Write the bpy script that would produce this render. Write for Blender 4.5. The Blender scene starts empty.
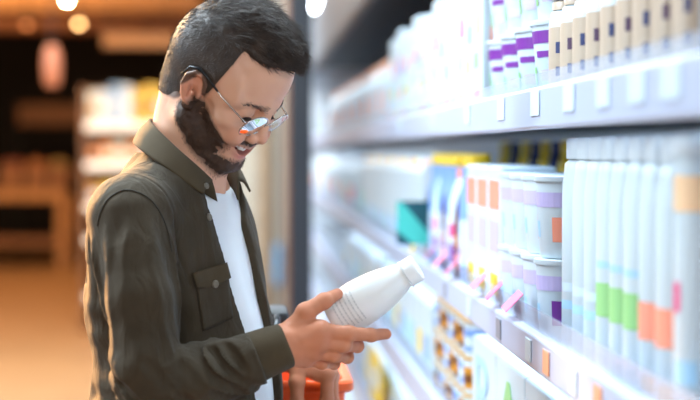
import bpy, bmesh, math, random
import numpy as np
from mathutils import Vector, Matrix

SC = bpy.context.scene
COL = SC.collection
F_PX = 85.0 / 36.0 * 700.0
CAM = np.array([0.0, 0.0, 1.52])
PHI = math.atan(50.0 / F_PX)
PSI = math.atan(100.0 / F_PX * math.cos(PHI))
_r = np.array([math.cos(PSI), -math.sin(PSI), 0])
_f = np.array([math.sin(PSI) * math.cos(PHI), math.cos(PSI) * math.cos(PHI), -math.sin(PHI)])
_u = np.array([math.sin(PSI) * math.sin(PHI), math.cos(PSI) * math.sin(PHI), math.cos(PHI)])


def at(px, py, Y):
    """world point at depth Y seen at a given place of the photograph"""
    d = _f + _r * ((px - 350) / F_PX) + _u * ((200 - py) / F_PX)
    return CAM + d * (Y / d[1])


def to_px(p):
    q = np.asarray(p) - CAM
    z = q @ _f
    return 350 + F_PX * (q @ _r) / z, 200 - F_PX * (q @ _u) / z


# ---------------------------------------------------------------- materials
def s2l(c):
    return tuple(((v / 255 + 0.055) / 1.055) ** 2.4 if v > 10 else v / 255 / 12.92 for v in c)


def mat(name, rgb, rough=0.5, metal=0.0, spec=0.5, noise=0.0, nscale=40.0, bump=0.0, bscale=200.0, emit=None, estr=0.0, trans=0.0, sss=0.0, sheen=0.0, lin=False, stretch=None, folds=0.0):
    m = bpy.data.materials.new(name)
    m.use_nodes = True
    nt = m.node_tree
    b = nt.nodes['Principled BSDF']
    c = rgb if lin else s2l(rgb)
    b.inputs['Base Color'].default_value = (*c, 1)
    b.inputs['Roughness'].default_value = rough
    b.inputs['Metallic'].default_value = metal
    b.inputs['Specular IOR Level'].default_value = spec
    if trans:
        b.inputs['Transmission Weight'].default_value = trans
    if sheen:
        b.inputs['Sheen Weight'].default_value = sheen
    if sss:
        b.inputs['Subsurface Weight'].default_value = sss
        b.inputs['Subsurface Radius'].default_value = (0.012, 0.005, 0.003)
        b.inputs['Subsurface Scale'].default_value = 0.4
    if emit:
        b.inputs['Emission Color'].default_value = (*s2l(emit), 1)
        b.inputs['Emission Strength'].default_value = estr
    if noise or bump:
        tc = nt.nodes.new('ShaderNodeTexCoord')
        src = tc.outputs['Object']
        if stretch:
            mp = nt.nodes.new('ShaderNodeMapping')
            mp.inputs['Scale'].default_value = stretch
            nt.links.new(src, mp.inputs['Vector'])
            src = mp.outputs['Vector']
    if noise:
        n = nt.nodes.new('ShaderNodeTexNoise')
        n.inputs['Scale'].default_value = nscale
        n.inputs['Detail'].default_value = 4
        nt.links.new(src, n.inputs['Vector'])
        r = nt.nodes.new('ShaderNodeValToRGB')
        r.color_ramp.elements[0].position = 0.3
        r.color_ramp.elements[1].position = 0.7
        r.color_ramp.elements[0].color = (*[v * (1 - noise) for v in c], 1)
        r.color_ramp.elements[1].color = (*[min(1, v * (1 + noise)) for v in c], 1)
        nt.links.new(n.outputs['Fac'], r.inputs['Fac'])
        nt.links.new(r.outputs['Color'], b.inputs['Base Color'])
    if folds:
        mpf = nt.nodes.new('ShaderNodeMapping')
        mpf.inputs['Scale'].default_value = (1.0, 1.0, 0.42)
        nt.links.new(tc.outputs['Object'], mpf.inputs['Vector'])
        nf = nt.nodes.new('ShaderNodeTexNoise')
        nf.inputs['Scale'].default_value = 34
        nf.inputs['Detail'].default_value = 2.5
        nf.inputs['Distortion'].default_value = 0.9
        nt.links.new(mpf.outputs['Vector'], nf.inputs['Vector'])
        bf = nt.nodes.new('ShaderNodeBump')
        bf.inputs['Strength'].default_value = folds
        bf.inputs['Distance'].default_value = 0.006
        nt.links.new(nf.outputs['Fac'], bf.inputs['Height'])
    if bump:
        n2 = nt.nodes.new('ShaderNodeTexNoise')
        n2.inputs['Scale'].default_value = bscale
        n2.inputs['Detail'].default_value = 3
        nt.links.new(src, n2.inputs['Vector'])
        bp = nt.nodes.new('ShaderNodeBump')
        bp.inputs['Strength'].default_value = bump
        bp.inputs['Distance'].default_value = 0.002
        nt.links.new(n2.outputs['Fac'], bp.inputs['Height'])
        if folds:
            nt.links.new(bf.outputs['Normal'], bp.inputs['Normal'])
        nt.links.new(bp.outputs['Normal'], b.inputs['Normal'])
    return m


# ---------------------------------------------------------------- objects
def link(name, me, m=None, parent=None, smooth=False):
    o = bpy.data.objects.new(name, me)
    COL.objects.link(o)
    if m is not None and me is not None:
        me.materials.append(m)
    if parent is not None:
        o.parent = parent
    if smooth:
        me.polygons.foreach_set('use_smooth', np.ones(len(me.polygons), dtype=bool))
    return o


def tag(o, label=None, cat=None, group=None, kind=None):
    if label:
        o['label'] = label
    if cat:
        o['category'] = cat
    if group:
        o['group'] = group
    if kind:
        o['kind'] = kind
    return o


def empty(name, loc, label, cat, rz=0.0, group=None):
    o = bpy.data.objects.new(name, None)
    COL.objects.link(o)
    o.location = loc
    o.rotation_euler = (0, 0, rz)
    o.empty_display_size = 0.05
    return tag(o, label, cat, group)


def fast_mesh(name, V, Q):
    """V (n,3), Q (m,k) equal-sized polygons"""
    me = bpy.data.meshes.new(name)
    V = np.asarray(V, np.float32)
    Q = np.asarray(Q, np.int32)
    k = Q.shape[1]
    me.vertices.add(len(V))
    me.vertices.foreach_set('co', V.ravel())
    me.loops.add(Q.size)
    me.loops.foreach_set('vertex_index', Q.ravel())
    me.polygons.add(len(Q))
    me.polygons.foreach_set('loop_start', np.arange(0, Q.size, k, dtype=np.int32))
    me.update(calc_edges=True)
    me.validate()
    return me


class MB:
    """collects shapes into one mesh"""

    def __init__(s):
        s.v = []
        s.f = []

    def add(s, vs, fs):
        o = len(s.v)
        s.v += [tuple(map(float, p)) for p in vs]
        s.f += [tuple(i + o for i in f) for f in fs]
        return s

    def box(s, lo, hi, M=None):
        (a, b, c), (d, e, g) = lo, hi
        vs = [(a, b, c), (d, b, c), (d, e, c), (a, e, c), (a, b, g), (d, b, g), (d, e, g), (a, e, g)]
        if M is not None:
            vs = [M @ Vector(p) for p in vs]
        return s.add(vs, [(3, 2, 1, 0), (4, 5, 6, 7), (0, 1, 5, 4), (1, 2, 6, 5), (2, 3, 7, 6), (3, 0, 4, 7)])

    def bevbox(s, lo, hi, r, M=None, seg=2):
        bm = bmesh.new()
        bmesh.ops.create_cube(bm, size=1)
        for v in bm.verts:
            v.co = Vector([(lo[i] + hi[i]) / 2 + v.co[i] * (hi[i] - lo[i]) for i in range(3)])
        bmesh.ops.bevel(bm, geom=bm.edges[:], offset=r, segments=seg, affect='EDGES', profile=0.5)
        return s.bm(bm, M)

    def bm(s, bm, M=None):
        bm.verts.index_update()
        vs = [(M @ v.co) if M is not None else v.co for v in bm.verts]
        fs = [[v.index for v in f.verts] for f in bm.faces]
        bm.free()
        return s.add(vs, fs)

    def lathe(s, prof, n=16, M=None, cap=True, ang=None):
        """prof: list of (r, z)"""
        vs = []
        fs = []
        full = ang is None
        a0, a1 = (0, 2 * math.pi) if full else ang
        m = n if full else n + 1
        for r, z in prof:
            for i in range(m):
                t = a0 + (a1 - a0) * i / n
                p = Vector((r * math.cos(t), r * math.sin(t), z))
                vs.append(M @ p if M is not None else p)
        for j in range(len(prof) - 1):
            for i in range(n):
                i2 = (i + 1) % m
                fs.append((j * m + i, j * m + i2, (j + 1) * m + i2, (j + 1) * m + i))
        if cap and full:
            fs.append(tuple(range(m))[::-1])
            fs.append(tuple((len(prof) - 1) * m + i for i in range(m)))
        return s.add(vs, fs)

    def tube(s, pts, r, n=8, closed=False, M=None):
        pts = [Vector(p) for p in pts]
        N = len(pts)
        rs = r if hasattr(r, '__len__') else [r] * N
        vs = []
        fs = []
        up = None
        for i, p in enumerate(pts):
            a = pts[(i - 1) % N] if (closed or i > 0) else p
            b = pts[(i + 1) % N] if (closed or i < N - 1) else p
            t = (b - a).normalized()
            if up is None:
                up = t.orthogonal().normalized()
            u = (up - t * up.dot(t)).normalized()
            up = u
            w = t.cross(u)
            for k in range(n):
                th = 2 * math.pi * k / n
                q = p + (u * math.cos(th) + w * math.sin(th)) * rs[i]
                vs.append(M @ q if M is not None else q)
        for i in range(N if closed else N - 1):
            i2 = (i + 1) % N
            for k in range(n):
                k2 = (k + 1) % n
                fs.append((i * n + k, i * n + k2, i2 * n + k2, i2 * n + k))
        if not closed:
            fs.append(tuple(range(n))[::-1])
            fs.append(tuple((N - 1) * n + k for k in range(n)))
        return s.add(vs, fs)

    def grid(s, P):
        """P[i][j] points -> quads"""
        ni, nj = len(P), len(P[0])
        vs = [p for row in P for p in row]
        fs = [(i * nj + j, i * nj + j + 1, (i + 1) * nj + j + 1, (i + 1) * nj + j) for i in range(ni - 1) for j in range(nj - 1)]
        return s.add(vs, fs)

    def mesh(s, name):
        me = bpy.data.meshes.new(name)
        me.from_pydata(s.v, [], s.f)
        me.update()
        return me

    def build(s, name, m, parent=None, smooth=False):
        o = link(name, s.mesh(name), m, parent)
        if smooth:
            o.data.polygons.foreach_set('use_smooth', np.ones(len(o.data.polygons), dtype=bool))
            if smooth is not True:
                o.data.set_sharp_from_angle(angle=math.radians(smooth))
        return o


def copy_tree(o, parent=None):
    c = o.copy()
    COL.objects.link(c)
    c.parent = parent
    for ch in [x for x in o.children]:
        copy_tree(ch, c)
    return c


# ---------------------------------------------------------------- volumes
def smin(a, b, k):
    if k <= 0:
        return np.minimum(a, b)
    h = np.clip(0.5 + 0.5 * (b - a) / k, 0, 1)
    return b * (1 - h) + a * h - k * h * (1 - h)


_rng = np.random.default_rng(7)
_LAT = _rng.random((32, 32, 32)).astype(np.float32)


def vnoise(x, y, z):
    """smooth value noise in -1..1"""
    x, y, z = np.broadcast_arrays(x, y, z)
    xi, yi, zi = np.floor(x).astype(np.int32), np.floor(y).astype(np.int32), np.floor(z).astype(np.int32)
    fx, fy, fz = x - xi, y - yi, z - zi
    fx, fy, fz = [t * t * t * (t * (t * 6 - 15) + 10) for t in (fx, fy, fz)]
    r = 0
    for a in (0, 1):
        for b in (0, 1):
            for c in (0, 1):
                r = r + _LAT[(xi + a) & 31, (yi + b) & 31, (zi + c) & 31] * (fx if a else 1 - fx) * (fy if b else 1 - fy) * (fz if c else 1 - fz)
    return r * 2 - 1


class Vol:
    def __init__(s, lo, hi, h):
        s.lo = np.array(lo, float)
        s.h = h
        n = [int(math.ceil((hi[i] - lo[i]) / h)) + 1 for i in range(3)]
        s.ax = [s.lo[i] + np.arange(n[i]) * h for i in range(3)]
        s.d = np.full(n, 1e3, np.float32)

    def _sl(s, lo, hi):
        r = []
        for i in range(3):
            a = max(0, int(math.floor((lo[i] - s.lo[i]) / s.h)))
            b = min(len(s.ax[i]), int(math.ceil((hi[i] - s.lo[i]) / s.h)) + 1)
            r.append(slice(a, max(a, b)))
        return tuple(r)

    def grid(s, sl=None):
        sl = sl or (slice(None),) * 3
        X, Y, Z = [s.ax[i][sl[i]].astype(np.float32) for i in range(3)]
        return X[:, None, None], Y[None, :, None], Z[None, None, :]

    def op(s, f, lo, hi, k, mode='add'):
        m = k + 4 * s.h
        sl = s._sl([v - m for v in lo], [v + m for v in hi])
        if any(q.stop <= q.start for q in sl):
            return
        e = f(*s.grid(sl))
        d = s.d[sl]
        if mode == 'add':
            s.d[sl] = smin(d, e, k)
        elif mode == 'sub':
            s.d[sl] = -smin(-d, e, k)

    def ell(s, c, r, k=0.0, rot=None, mode='add'):
        c = np.asarray(c, float)
        r = np.asarray(r, float)
        R = np.array(rot.to_3x3()) if rot is not None else None

        def f(X, Y, Z):
            x, y, z = X - c[0], Y - c[1], Z - c[2]
            if R is not None:
                x, y, z = [R[0, i] * x + R[1, i] * y + R[2, i] * z for i in range(3)]
            k0 = np.sqrt((x / r[0]) ** 2 + (y / r[1]) ** 2 + (z / r[2]) ** 2)
            k1 = np.sqrt((x / r[0] ** 2) ** 2 + (y / r[1] ** 2) ** 2 + (z / r[2] ** 2) ** 2) + 1e-9
            return k0 * (k0 - 1) / k1
        q = max(r) if rot is not None else r
        s.op(f, c - q, c + q, k, mode)

    def cone(s, a, b, ra, rb, k=0.0, mode='add', flat=None):
        a, b = np.asarray(a, float), np.asarray(b, float)
        ab = b - a
        L = ab @ ab + 1e-12

        def f(X, Y, Z):
            x, y, z = X - a[0], Y - a[1], Z - a[2]
            t = np.clip((x * ab[0] + y * ab[1] + z * ab[2]) / L, 0, 1)
            return np.sqrt((x - ab[0] * t) ** 2 + (y - ab[1] * t) ** 2 + (z - ab[2] * t) ** 2) - (ra + (rb - ra) * t)
        m = max(ra, rb)
        s.op(f, np.minimum(a, b) - m, np.maximum(a, b) + m, k, mode)

    def chain(s, pts, rs, k=0.0, mode='add'):
        for i in range(len(pts) - 1):
            s.cone(pts[i], pts[i + 1], rs[i], rs[i + 1], k if i else k, mode)

    def sample(s, P):
        P = np.asarray(P, float)
        q = (P - s.lo) / s.h
        n = np.array(s.d.shape)
        q = np.clip(q, 0, n - 1.001)
        i = q.astype(int)
        f = q - i
        r = 0
        for a in (0, 1):
            for b in (0, 1):
                for c in (0, 1):
                    w = (f[:, 0] if a else 1 - f[:, 0]) * (f[:, 1] if b else 1 - f[:, 1]) * (f[:, 2] if c else 1 - f[:, 2])
                    r = r + s.d[i[:, 0] + a, i[:, 1] + b, i[:, 2] + c] * w
        return r

    def hit(s, P, D, maxd=0.5, off=0.0):
        """march points P along directions D until the surface"""
        P = np.array(P, float)
        D = np.asarray(D, float)
        t = np.zeros(len(P))
        for _ in range(90):
            d = s.sample(P + D * t[:, None]) - off
            t += np.clip(d, -0.01, 0.02) * 0.7
        return P + D * t[:, None]

    def nets(s):
        d = s.d
        ins = d < 0
        n = ins.shape
        c = np.zeros([v - 1 for v in n], np.int8)
        for a in (0, 1):
            for b in (0, 1):
                for e in (0, 1):
                    c += ins[a:n[0] - 1 + a, b:n[1] - 1 + b, e:n[2] - 1 + e]
        act = np.argwhere((c > 0) & (c < 8))
        vid = np.full(c.shape, -1, np.int32)
        vid[act[:, 0], act[:, 1], act[:, 2]] = np.arange(len(act))
        cor = [(a, b, e) for a in (0, 1) for b in (0, 1) for e in (0, 1)]
        val = np.stack([d[act[:, 0] + a, act[:, 1] + b, act[:, 2] + e] for a, b, e in cor], 1)
        cp = np.array(cor, float)
        acc = np.zeros((len(act), 3))
        cnt = np.zeros(len(act))
        for i in range(8):
            for j in range(i + 1, 8):
                if np.abs(cp[i] - cp[j]).sum() != 1:
                    continue
                x = (val[:, i] < 0) != (val[:, j] < 0)
                den = val[:, i] - val[:, j]
                t = np.where(x, val[:, i] / np.where(np.abs(den) < 1e-12, 1e-12, den), 0)
                acc += np.where(x[:, None], cp[i] + (cp[j] - cp[i]) * t[:, None], 0)
                cnt += x
        V = (act + acc / cnt[:, None]) * s.h + s.lo
        Q = []
        for ax in range(3):
            sl0 = [slice(None)] * 3
            sl1 = [slice(None)] * 3
            sl0[ax] = slice(0, -1)
            sl1[ax] = slice(1, None)
            A, B = ins[tuple(sl0)], ins[tuple(sl1)]
            o1, o2 = (ax + 1) % 3, (ax + 2) % 3
            for sign in (0, 1):
                e = np.argwhere((A & ~B) if sign == 0 else (~A & B))
                ok = (e[:, o1] > 0) & (e[:, o2] > 0) & (e[:, o1] < n[o1] - 1) & (e[:, o2] < n[o2] - 1)
                e = e[ok]
                u = np.zeros(3, int)
                u[o1] = 1
                w = np.zeros(3, int)
                w[o2] = 1
                cs = [e - u - w, e - w, e, e - u]
                q = np.stack([vid[t[:, 0], t[:, 1], t[:, 2]] for t in cs], 1)
                Q.append(q if sign == 0 else q[:, ::-1])
        Q = np.concatenate(Q)
        Q = Q[(Q >= 0).all(1)]
        return V, Q

    def normals(s, P):
        e = s.h
        P = np.asarray(P, float)
        g = np.stack([s.sample(P + np.eye(3)[i] * e) - s.sample(P - np.eye(3)[i] * e) for i in range(3)], 1)
        return g / (np.linalg.norm(g, axis=1)[:, None] + 1e-9)


def sstep(a, b, x):
    t = np.clip((x - a) / (b - a), 0, 1)
    return t * t * (3 - 2 * t)


def join_parts(parts):
    V, Q, o = [], [], 0
    for v, q in parts:
        V.append(v)
        Q.append(q + o)
        o += len(v)
    return np.concatenate(V), np.concatenate(Q)


def set_color(me, name, C):
    a = me.color_attributes.new(name, 'FLOAT_COLOR', 'POINT')
    buf = np.ones((len(C), 4), np.float32)
    buf[:, :3] = C
    a.data.foreach_set('color', buf.ravel())
# ================================================================ the shopper
TH = math.radians(-25)
ORG = np.array([-0.107, 2.48, 0.0])
RT = np.array(Matrix.Rotation(TH, 3, 'Z'))


def w2l(p):
    return RT.T @ (np.asarray(p) - ORG)


def pl(px, py, Y):
    return w2l(at(px, py, Y))


person = empty('person', ORG, 'bearded man in glasses and olive overshirt smiling down at a white bottle', 'person', TH)

M_SKIN = mat('skin', (205, 150, 118), rough=0.52, spec=0.35, sss=0.12, bump=0.12, bscale=900)
_nt = M_SKIN.node_tree
_vc = _nt.nodes.new('ShaderNodeVertexColor')
_vc.layer_name = 'tone'
_nt.links.new(_vc.outputs['Color'], _nt.nodes['Principled BSDF'].inputs['Base Color'])
M_HAIR = mat('hair', (62, 50, 42), rough=0.55, spec=0.35, noise=0.3, nscale=70, bump=0.6, bscale=500)
M_BEARD = mat('beard_hair', (68, 49, 38), rough=0.6, spec=0.3, noise=0.25, nscale=90)
M_BROW = mat('brow_hair', (52, 38, 30), rough=0.6)
M_OLIVE = mat('olive_cotton', (65, 55, 41), rough=0.85, spec=0.2, noise=0.1, nscale=22, bump=0.35, bscale=900, sheen=0.04, folds=0.9)
M_OLIVE_IN = mat('olive_cotton_trim', (76, 64, 46), rough=0.85, spec=0.2, noise=0.08, nscale=30, bump=0.35, bscale=900, sheen=0.04)
M_TEE = mat('white_jersey', (226, 228, 230), rough=0.9, spec=0.2, bump=0.2, bscale=1200)
M_STEEL = mat('brushed_metal', (200, 196, 190), rough=0.25, metal=1.0)
M_BLACKP = mat('black_plastic', (24, 24, 26), rough=0.4)
M_TOOTH = mat('tooth_enamel', (238, 232, 222), rough=0.25)
M_EYEW = mat('eye_white', (225, 220, 214), rough=0.15)
M_IRIS = mat('iris_brown', (52, 34, 24), rough=0.15)
M_DENIM = mat('dark_denim', (38, 44, 60), rough=0.9, noise=0.15, nscale=80, bump=0.2, bscale=900)
M_SHOE = mat('brown_leather', (70, 46, 32), rough=0.5)

# ---- head: built in its own frame (mm), then posed on the neck
HR = np.array(Matrix.Rotation(math.radians(-28.5), 3, 'Z') @ Matrix.Rotation(math.radians(40), 3, 'Y') @ Matrix.Rotation(math.radians(5), 3, 'X'))
HC = at(216.3, 85.5, 2.45)
HS = 0.00100


def h2w(P):
    P = np.array(P, float)
    P[..., 2] *= np.where(P[..., 2] < 0, 0.95, 1.0)
    return (P @ HR.T) * HS + HC


def h2l(P):
    return (h2w(P) - ORG) @ RT


def w2h(p):
    q = ((np.asarray(p) - HC) / HS) @ HR
    q[..., 2] /= np.where(q[..., 2] < 0, 0.95, 1.0)
    return q


neck_lo = w2h(ORG + RT @ np.array([0.012, 0.0, 1.44]))
neck_c7 = w2h(ORG + RT @ np.array([-0.006, 0.0, 1.50]))

hv = Vol((-190, -110, -240), (150, 110, 150), 2.0)
# cranium
hv.ell((0, 0, 50), (89, 75, 80))
hv.ell((-33, 0, 40), (53, 70, 62), 25)
hv.ell((50, 0, 58), (39, 58, 50), 20)
# face block
hv.ell((48, 0, -8), (48, 60, 58), 22)
hv.ell((60, 0, -44), (40, 44, 38), 18)
for s in (-1, 1):
    hv.cone((12, s * 54, -46), (83, s * 16, -77), 14, 12, 16)       # jaw
    hv.cone((14, s * 60, -4), (14, s * 54, -46), 10, 14, 14)          # ramus
    hv.ell((66, s * 50, -4), (19, 17, 14), 14)                      # cheek bone
    hv.ell((80, s * 36, -22), (20, 17, 17), 12)                     # smiling cheek
    hv.cone((86, s * 10, 33), (68, s * 52, 29), 10, 9, 10)          # brow
    hv.ell((40, s * 62, 36), (30, 10, 28), 14)                      # temple
hv.ell((82, 0, -77), (17, 22, 14), 12)                              # chin
hv.ell((72, 0, -40), (25, 30, 26), 14)                              # muzzle
# eye sockets and lids
for s in (-1, 1):
    hv.ell((92, s * 32, 17), (15, 19, 12), 7, mode='sub')
    hv.ell((74, s * 32, 17), (14.2, 16.5, 13.2), 3)
    hv.cone((86.5, s * 22, 10.5), (85, s * 42, 9.5), 2.2, 2.2, 1.5, 'sub')
# nose
hv.cone((90, 0, 27), (105, 0, -10), 8, 9, 9)
hv.ell((105, 0, -13), (10.5, 10, 9.5), 5)
for s in (-1, 1):
    hv.ell((100, s * 14, -18), (10.5, 7.5, 8.5), 4)
    hv.ell((104, s * 7.5, -27), (6, 3.6, 5), 1.5, mode='sub')
hv.cone((102, 0, -21), (94, 0, -31), 4.5, 5, 3)
# lips, an open smile
mo = []
for i in range(-6, 7):
    t = i / 6
    y = 35 * t
    x = 94 - 18 * t * t
    zt = -38.0 + 7.0 * abs(t) ** 1.6
    zb = -55.5 + 23.0 * abs(t) ** 2.0
    mo.append((x, y, zt, zb))
hv.chain([(m[0] - 3.0, m[1], m[2] + 1.5) for m in mo], [2.4 if abs(m[1]) < 20 else 2.0 for m in mo], 2.5)
hv.chain([(m[0] - 1.5, m[1], m[3] - 2.5) for m in mo], [4.6 if abs(m[1]) < 14 else 3.0 for m in mo], 2.5)
for u in np.linspace(1, 11, 31):
    i = int(min(u, 10))
    m = [mo[i][k] * (1 - u + i) + mo[i + 1][k] * (u - i) for k in range(4)]
    h = max(1.2, (m[2] - m[3]) / 2)
    hv.ell((m[0], m[1], (m[2] + m[3]) / 2), (12, 5, h), 1.0, mode='sub')
for s in (-1, 1):                                                    # smile fold
    hv.chain([(97, s * 20, -16), (88, s * 34, -28), (80, s * 40, -42)], [1.8, 2.2, 1.5], 5, 'sub')
# ears
for s in (-1, 1):
    def ear(x, o, z):
        a = math.radians(15)
        return (12 + x * math.cos(a) * 0.88, s * (72 + o * 0.9 - 0.88 * x * math.sin(a)), z * 0.86 + 1)
    R_ear = Matrix.Rotation(-s * math.radians(15), 4, 'Z')
    hv.ell(ear(-6, 3, 4), (14, 4.0, 21.5), 3, rot=R_ear)
    rim = [ear(12, 1, 8), ear(10, 4, 24), ear(0, 7, 33), ear(-12, 9, 32), ear(-21, 10, 20), ear(-21, 9, 4), ear(-14, 7, -12), ear(-5, 5, -22)]
    hv.chain(rim, [3.6, 3.8, 3.8, 3.8, 3.8, 3.6, 3.6, 4], 2)
    hv.ell(ear(0, 3, -25), (8, 4.5, 9), 3, rot=R_ear)
    hv.ell(ear(-2, 9, -2), (10, 7, 13), 2.5, rot=R_ear, mode='sub')
    hv.ell(ear(-4, 10, 20), (9, 4.5, 8), 2, rot=R_ear, mode='sub')
    hv.chain([ear(-16, 6, 18), ear(-13, 7, 4), ear(-8, 6, -12)], [3, 3, 3], 2)
    hv.ell(ear(9, 3, -3), (4, 4, 6), 2)
# neck
hv.cone((-22, 0, -20), neck_lo, 52, 55, 24)
hv.cone((-46, 0, 0), neck_c7, 38, 46, 24)
for s in (-1, 1):
    hv.cone((-14, s * 44, -34), neck_lo + np.array([25, s * 12, 40]), 13, 14, 14)
hv.d += (0.5 * vnoise(*[g / 18 for g in hv.grid()])).astype(np.float32)
HV, HQ = hv.nets()

# ---- regions of the head (in the head's frame)
def hair_edge(ay, z):
    lo = np.interp(z, [-40, -8, 0, 25, 50, 70, 90], [22, 25, 28, 34, 37, 38, 34])
    hi = np.interp(ay, [0, 24, 40, 53, 60], [76, 72, 56, 38, 34])
    w = sstep(80, 97, z)
    return lo * (1 - w) + hi * w


def hair_line(P):
    """>0 where the scalp carries hair"""
    x, y, z = P[:, 0], P[:, 1], P[:, 2]
    ay = np.abs(y)
    base = np.interp(x, [-60, -16, -4, 22, 26], [-58, -38, -24, -8, -8])
    ear_z = np.maximum(base, np.where(np.abs(x - 10) < 20, 38 * np.exp(-((x - 10) / 12.0) ** 2) - 8, -99))
    return np.minimum(np.minimum(hair_edge(ay, z) - x, z - ear_z), 40)


def beard_line(P):
    """>0 where the beard grows"""
    x, y, z = P[:, 0], P[:, 1], P[:, 2]
    ay = np.abs(y)
    cheek = np.interp(x, [-6, 14, 28, 40, 50, 62, 75, 84, 100], [6, 4, 0, -8, -14, -22, -28, -36, -46])
    a = cheek - z
    a = np.minimum(a, (x - 10) * 1.0 + np.where(z > -20, 0, 18))
    a = np.minimum(a, z - np.interp(x, [-10, 10, 40, 75, 100], [-34, -60, -82, -94, -106]))
    # moustache
    mz = z - (-36.5 + 6.5 * (ay / 35) ** 1.6)
    mou = np.minimum(np.minimum(-22 - z + np.where(ay > 14, (ay - 14) * 0.35 * 0 , 0), mz) * 1.0, np.minimum(34 - ay, x - 68))
    # bare lips
    lip = np.maximum(np.abs(z + 49) - 14, (ay - 34) * 1.0)
    lip = np.where(x > 66, lip, 20)
    return np.maximum(np.minimum(a, lip), np.where(mou > 0, mou * 2.5, mou))


col = np.tile(np.array(s2l((217, 164, 134))), (len(HV), 1))
P = HV


def blob(c, r):
    return np.exp(-(((P - np.array(c)) / np.array(r)) ** 2).sum(1))


def tint(w, rgb):
    global col
    w = np.clip(w, 0, 1)[:, None]
    col = col * (1 - w) + np.array(s2l(rgb)) * w


for s in (-1, 1):
    tint(blob((85, s * 38, -18), (26, 22, 18)) * 0.5, (200, 124, 96))
    tint(blob((9, s * 80, 3), (30, 14, 36)) * 0.6, (198, 116, 88))
tint(blob((112, 0, -16), (14, 14, 14)) * 0.55, (202, 130, 104))
bl = beard_line(P)
tint(sstep(-3, 8, bl) * (P[:, 2] < 12) * 0.8, (66, 48, 37))
for m in mo:
    tint(np.exp(-(((P - np.array([m[0], m[1], m[3] - 3])) / np.array([9, 6, 4.5])) ** 2).sum(1)) * 0.9, (188, 104, 98))
    tint(np.exp(-(((P - np.array([m[0], m[1], m[2] + 1.5])) / np.array([8, 6, 3.0])) ** 2).sum(1)) * 0.6, (180, 104, 96))
inside_mouth = (np.abs(P[:, 1]) < 27) & (P[:, 2] < -37) & (P[:, 2] > -53) & (P[:, 0] < 88 - 18 * (P[:, 1] / 31) ** 2) & (P[:, 0] > 62)
tint(inside_mouth * 0.9, (92, 38, 36))
hl = hair_line(P)
tint(sstep(-2, 5, hl) * (P[:, 0] < 100) * 0.85, (58, 46, 38))
HCOL = col

# ---- hands, one round-ended chain to a finger (metres, torso frame)
def smooth_chain(pts, rs, n=5):
    pts = np.array(pts)
    t = np.arange(len(pts))
    u = np.linspace(0, len(pts) - 1, (len(pts) - 1) * n + 1)
    return [np.array([np.interp(a, t, pts[:, i]) for i in range(3)]) for a in u], [float(np.interp(a, t, rs)) for a in u]


def make_hand(wrist, fore, palm, fingers, thumb, lo, hi, h=0.0016):
    v = Vol(lo, hi, h)
    v.chain(fore, [0.027, 0.026, 0.0245][-len(fore):], 0.01)
    for a, b, ra, rb in palm:
        v.cone(a, b, ra, rb, 0.011)
    body = v.d.copy()
    for pts, rs in fingers + [thumb]:
        f = Vol(lo, hi, h)
        f.chain(pts, rs, 0.004)
        for q, r in zip(pts[1:-1], rs[1:-1]):
            f.ell(q, (r * 1.07,) * 3, 0.004)
        body = np.where(f.d < 900, smin(body, f.d, 0.0045), body)
    v.d = body.astype(np.float32)
    v.d += (0.0005 * vnoise(*[g / 0.012 for g in v.grid()])).astype(np.float32)
    return v


# bottle pose shared by the hand: axis from base to cap
BOT_A = at(333.5, 319.5, 2.330)
BOT_B = at(418.0, 267.0, 2.300)


def on_bottle(px, py, gap, side=-1):
    """point over the bottle at a given sight line; gap from the bottle axis"""
    ax = BOT_B - BOT_A
    ax = ax / np.linalg.norm(ax)
    best = None
    for Y in np.arange(2.20, 2.44, 0.001):
        q = at(px, py, Y) - BOT_A
        d = np.linalg.norm(q - ax * (q @ ax))
        if d <= gap:
            best = Y
            break
    if best is None:
        best = min(np.arange(2.20, 2.44, 0.001), key=lambda Y: np.linalg.norm((at(px, py, Y) - BOT_A) - ax * ((at(px, py, Y) - BOT_A) @ ax)))
    return w2l(at(px, py, best))


wr = pl(281, 346, 2.272)
mcp = [pl(320, 331, 2.262), pl(319, 342, 2.266), pl(313, 352, 2.276), pl(305, 359, 2.288)]
fing = []
fing.append(([mcp[0], pl(349, 333.5, 2.266), pl(371, 335, 2.280), pl(386, 334, 2.294)], [0.0108, 0.0098, 0.0088, 0.0076]))
fing.append(([mcp[1], pl(344, 345, 2.270), pl(357, 346, 2.300), pl(358, 342, 2.322)], [0.0105, 0.0098, 0.0086, 0.0074]))
fing.append(([mcp[2], pl(334, 355, 2.280), pl(347, 357, 2.310), pl(349, 351, 2.332)], [0.0102, 0.0094, 0.0083, 0.0072]))
fing.append(([mcp[3], pl(322, 363, 2.294), pl(334, 363.5, 2.318), pl(338, 357, 2.336)], [0.0094, 0.0084, 0.0075, 0.0064]))
thumb = ([pl(291, 334, 2.275), pl(306, 312, 2.272), pl(324, 301, 2.276), on_bottle(337, 294.0, 0.041)], [0.0150, 0.0125, 0.0105, 0.0082])
palm = [(wr, mcp[0], 0.023, 0.0135), (wr, mcp[1], 0.023, 0.0135), (wr, mcp[2], 0.023, 0.013), (wr, mcp[3], 0.022, 0.0125),
        (wr, pl(298, 328, 2.280), 0.022, 0.016), (pl(298, 328, 2.280), mcp[0], 0.015, 0.0125),
        (pl(306, 346, 2.285), pl(296, 350, 2.285), 0.017, 0.020), (pl(300, 340, 2.292), mcp[1], 0.018, 0.0125)]
fore = [pl(225, 366, 2.258), pl(255, 355, 2.266), wr]
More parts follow.
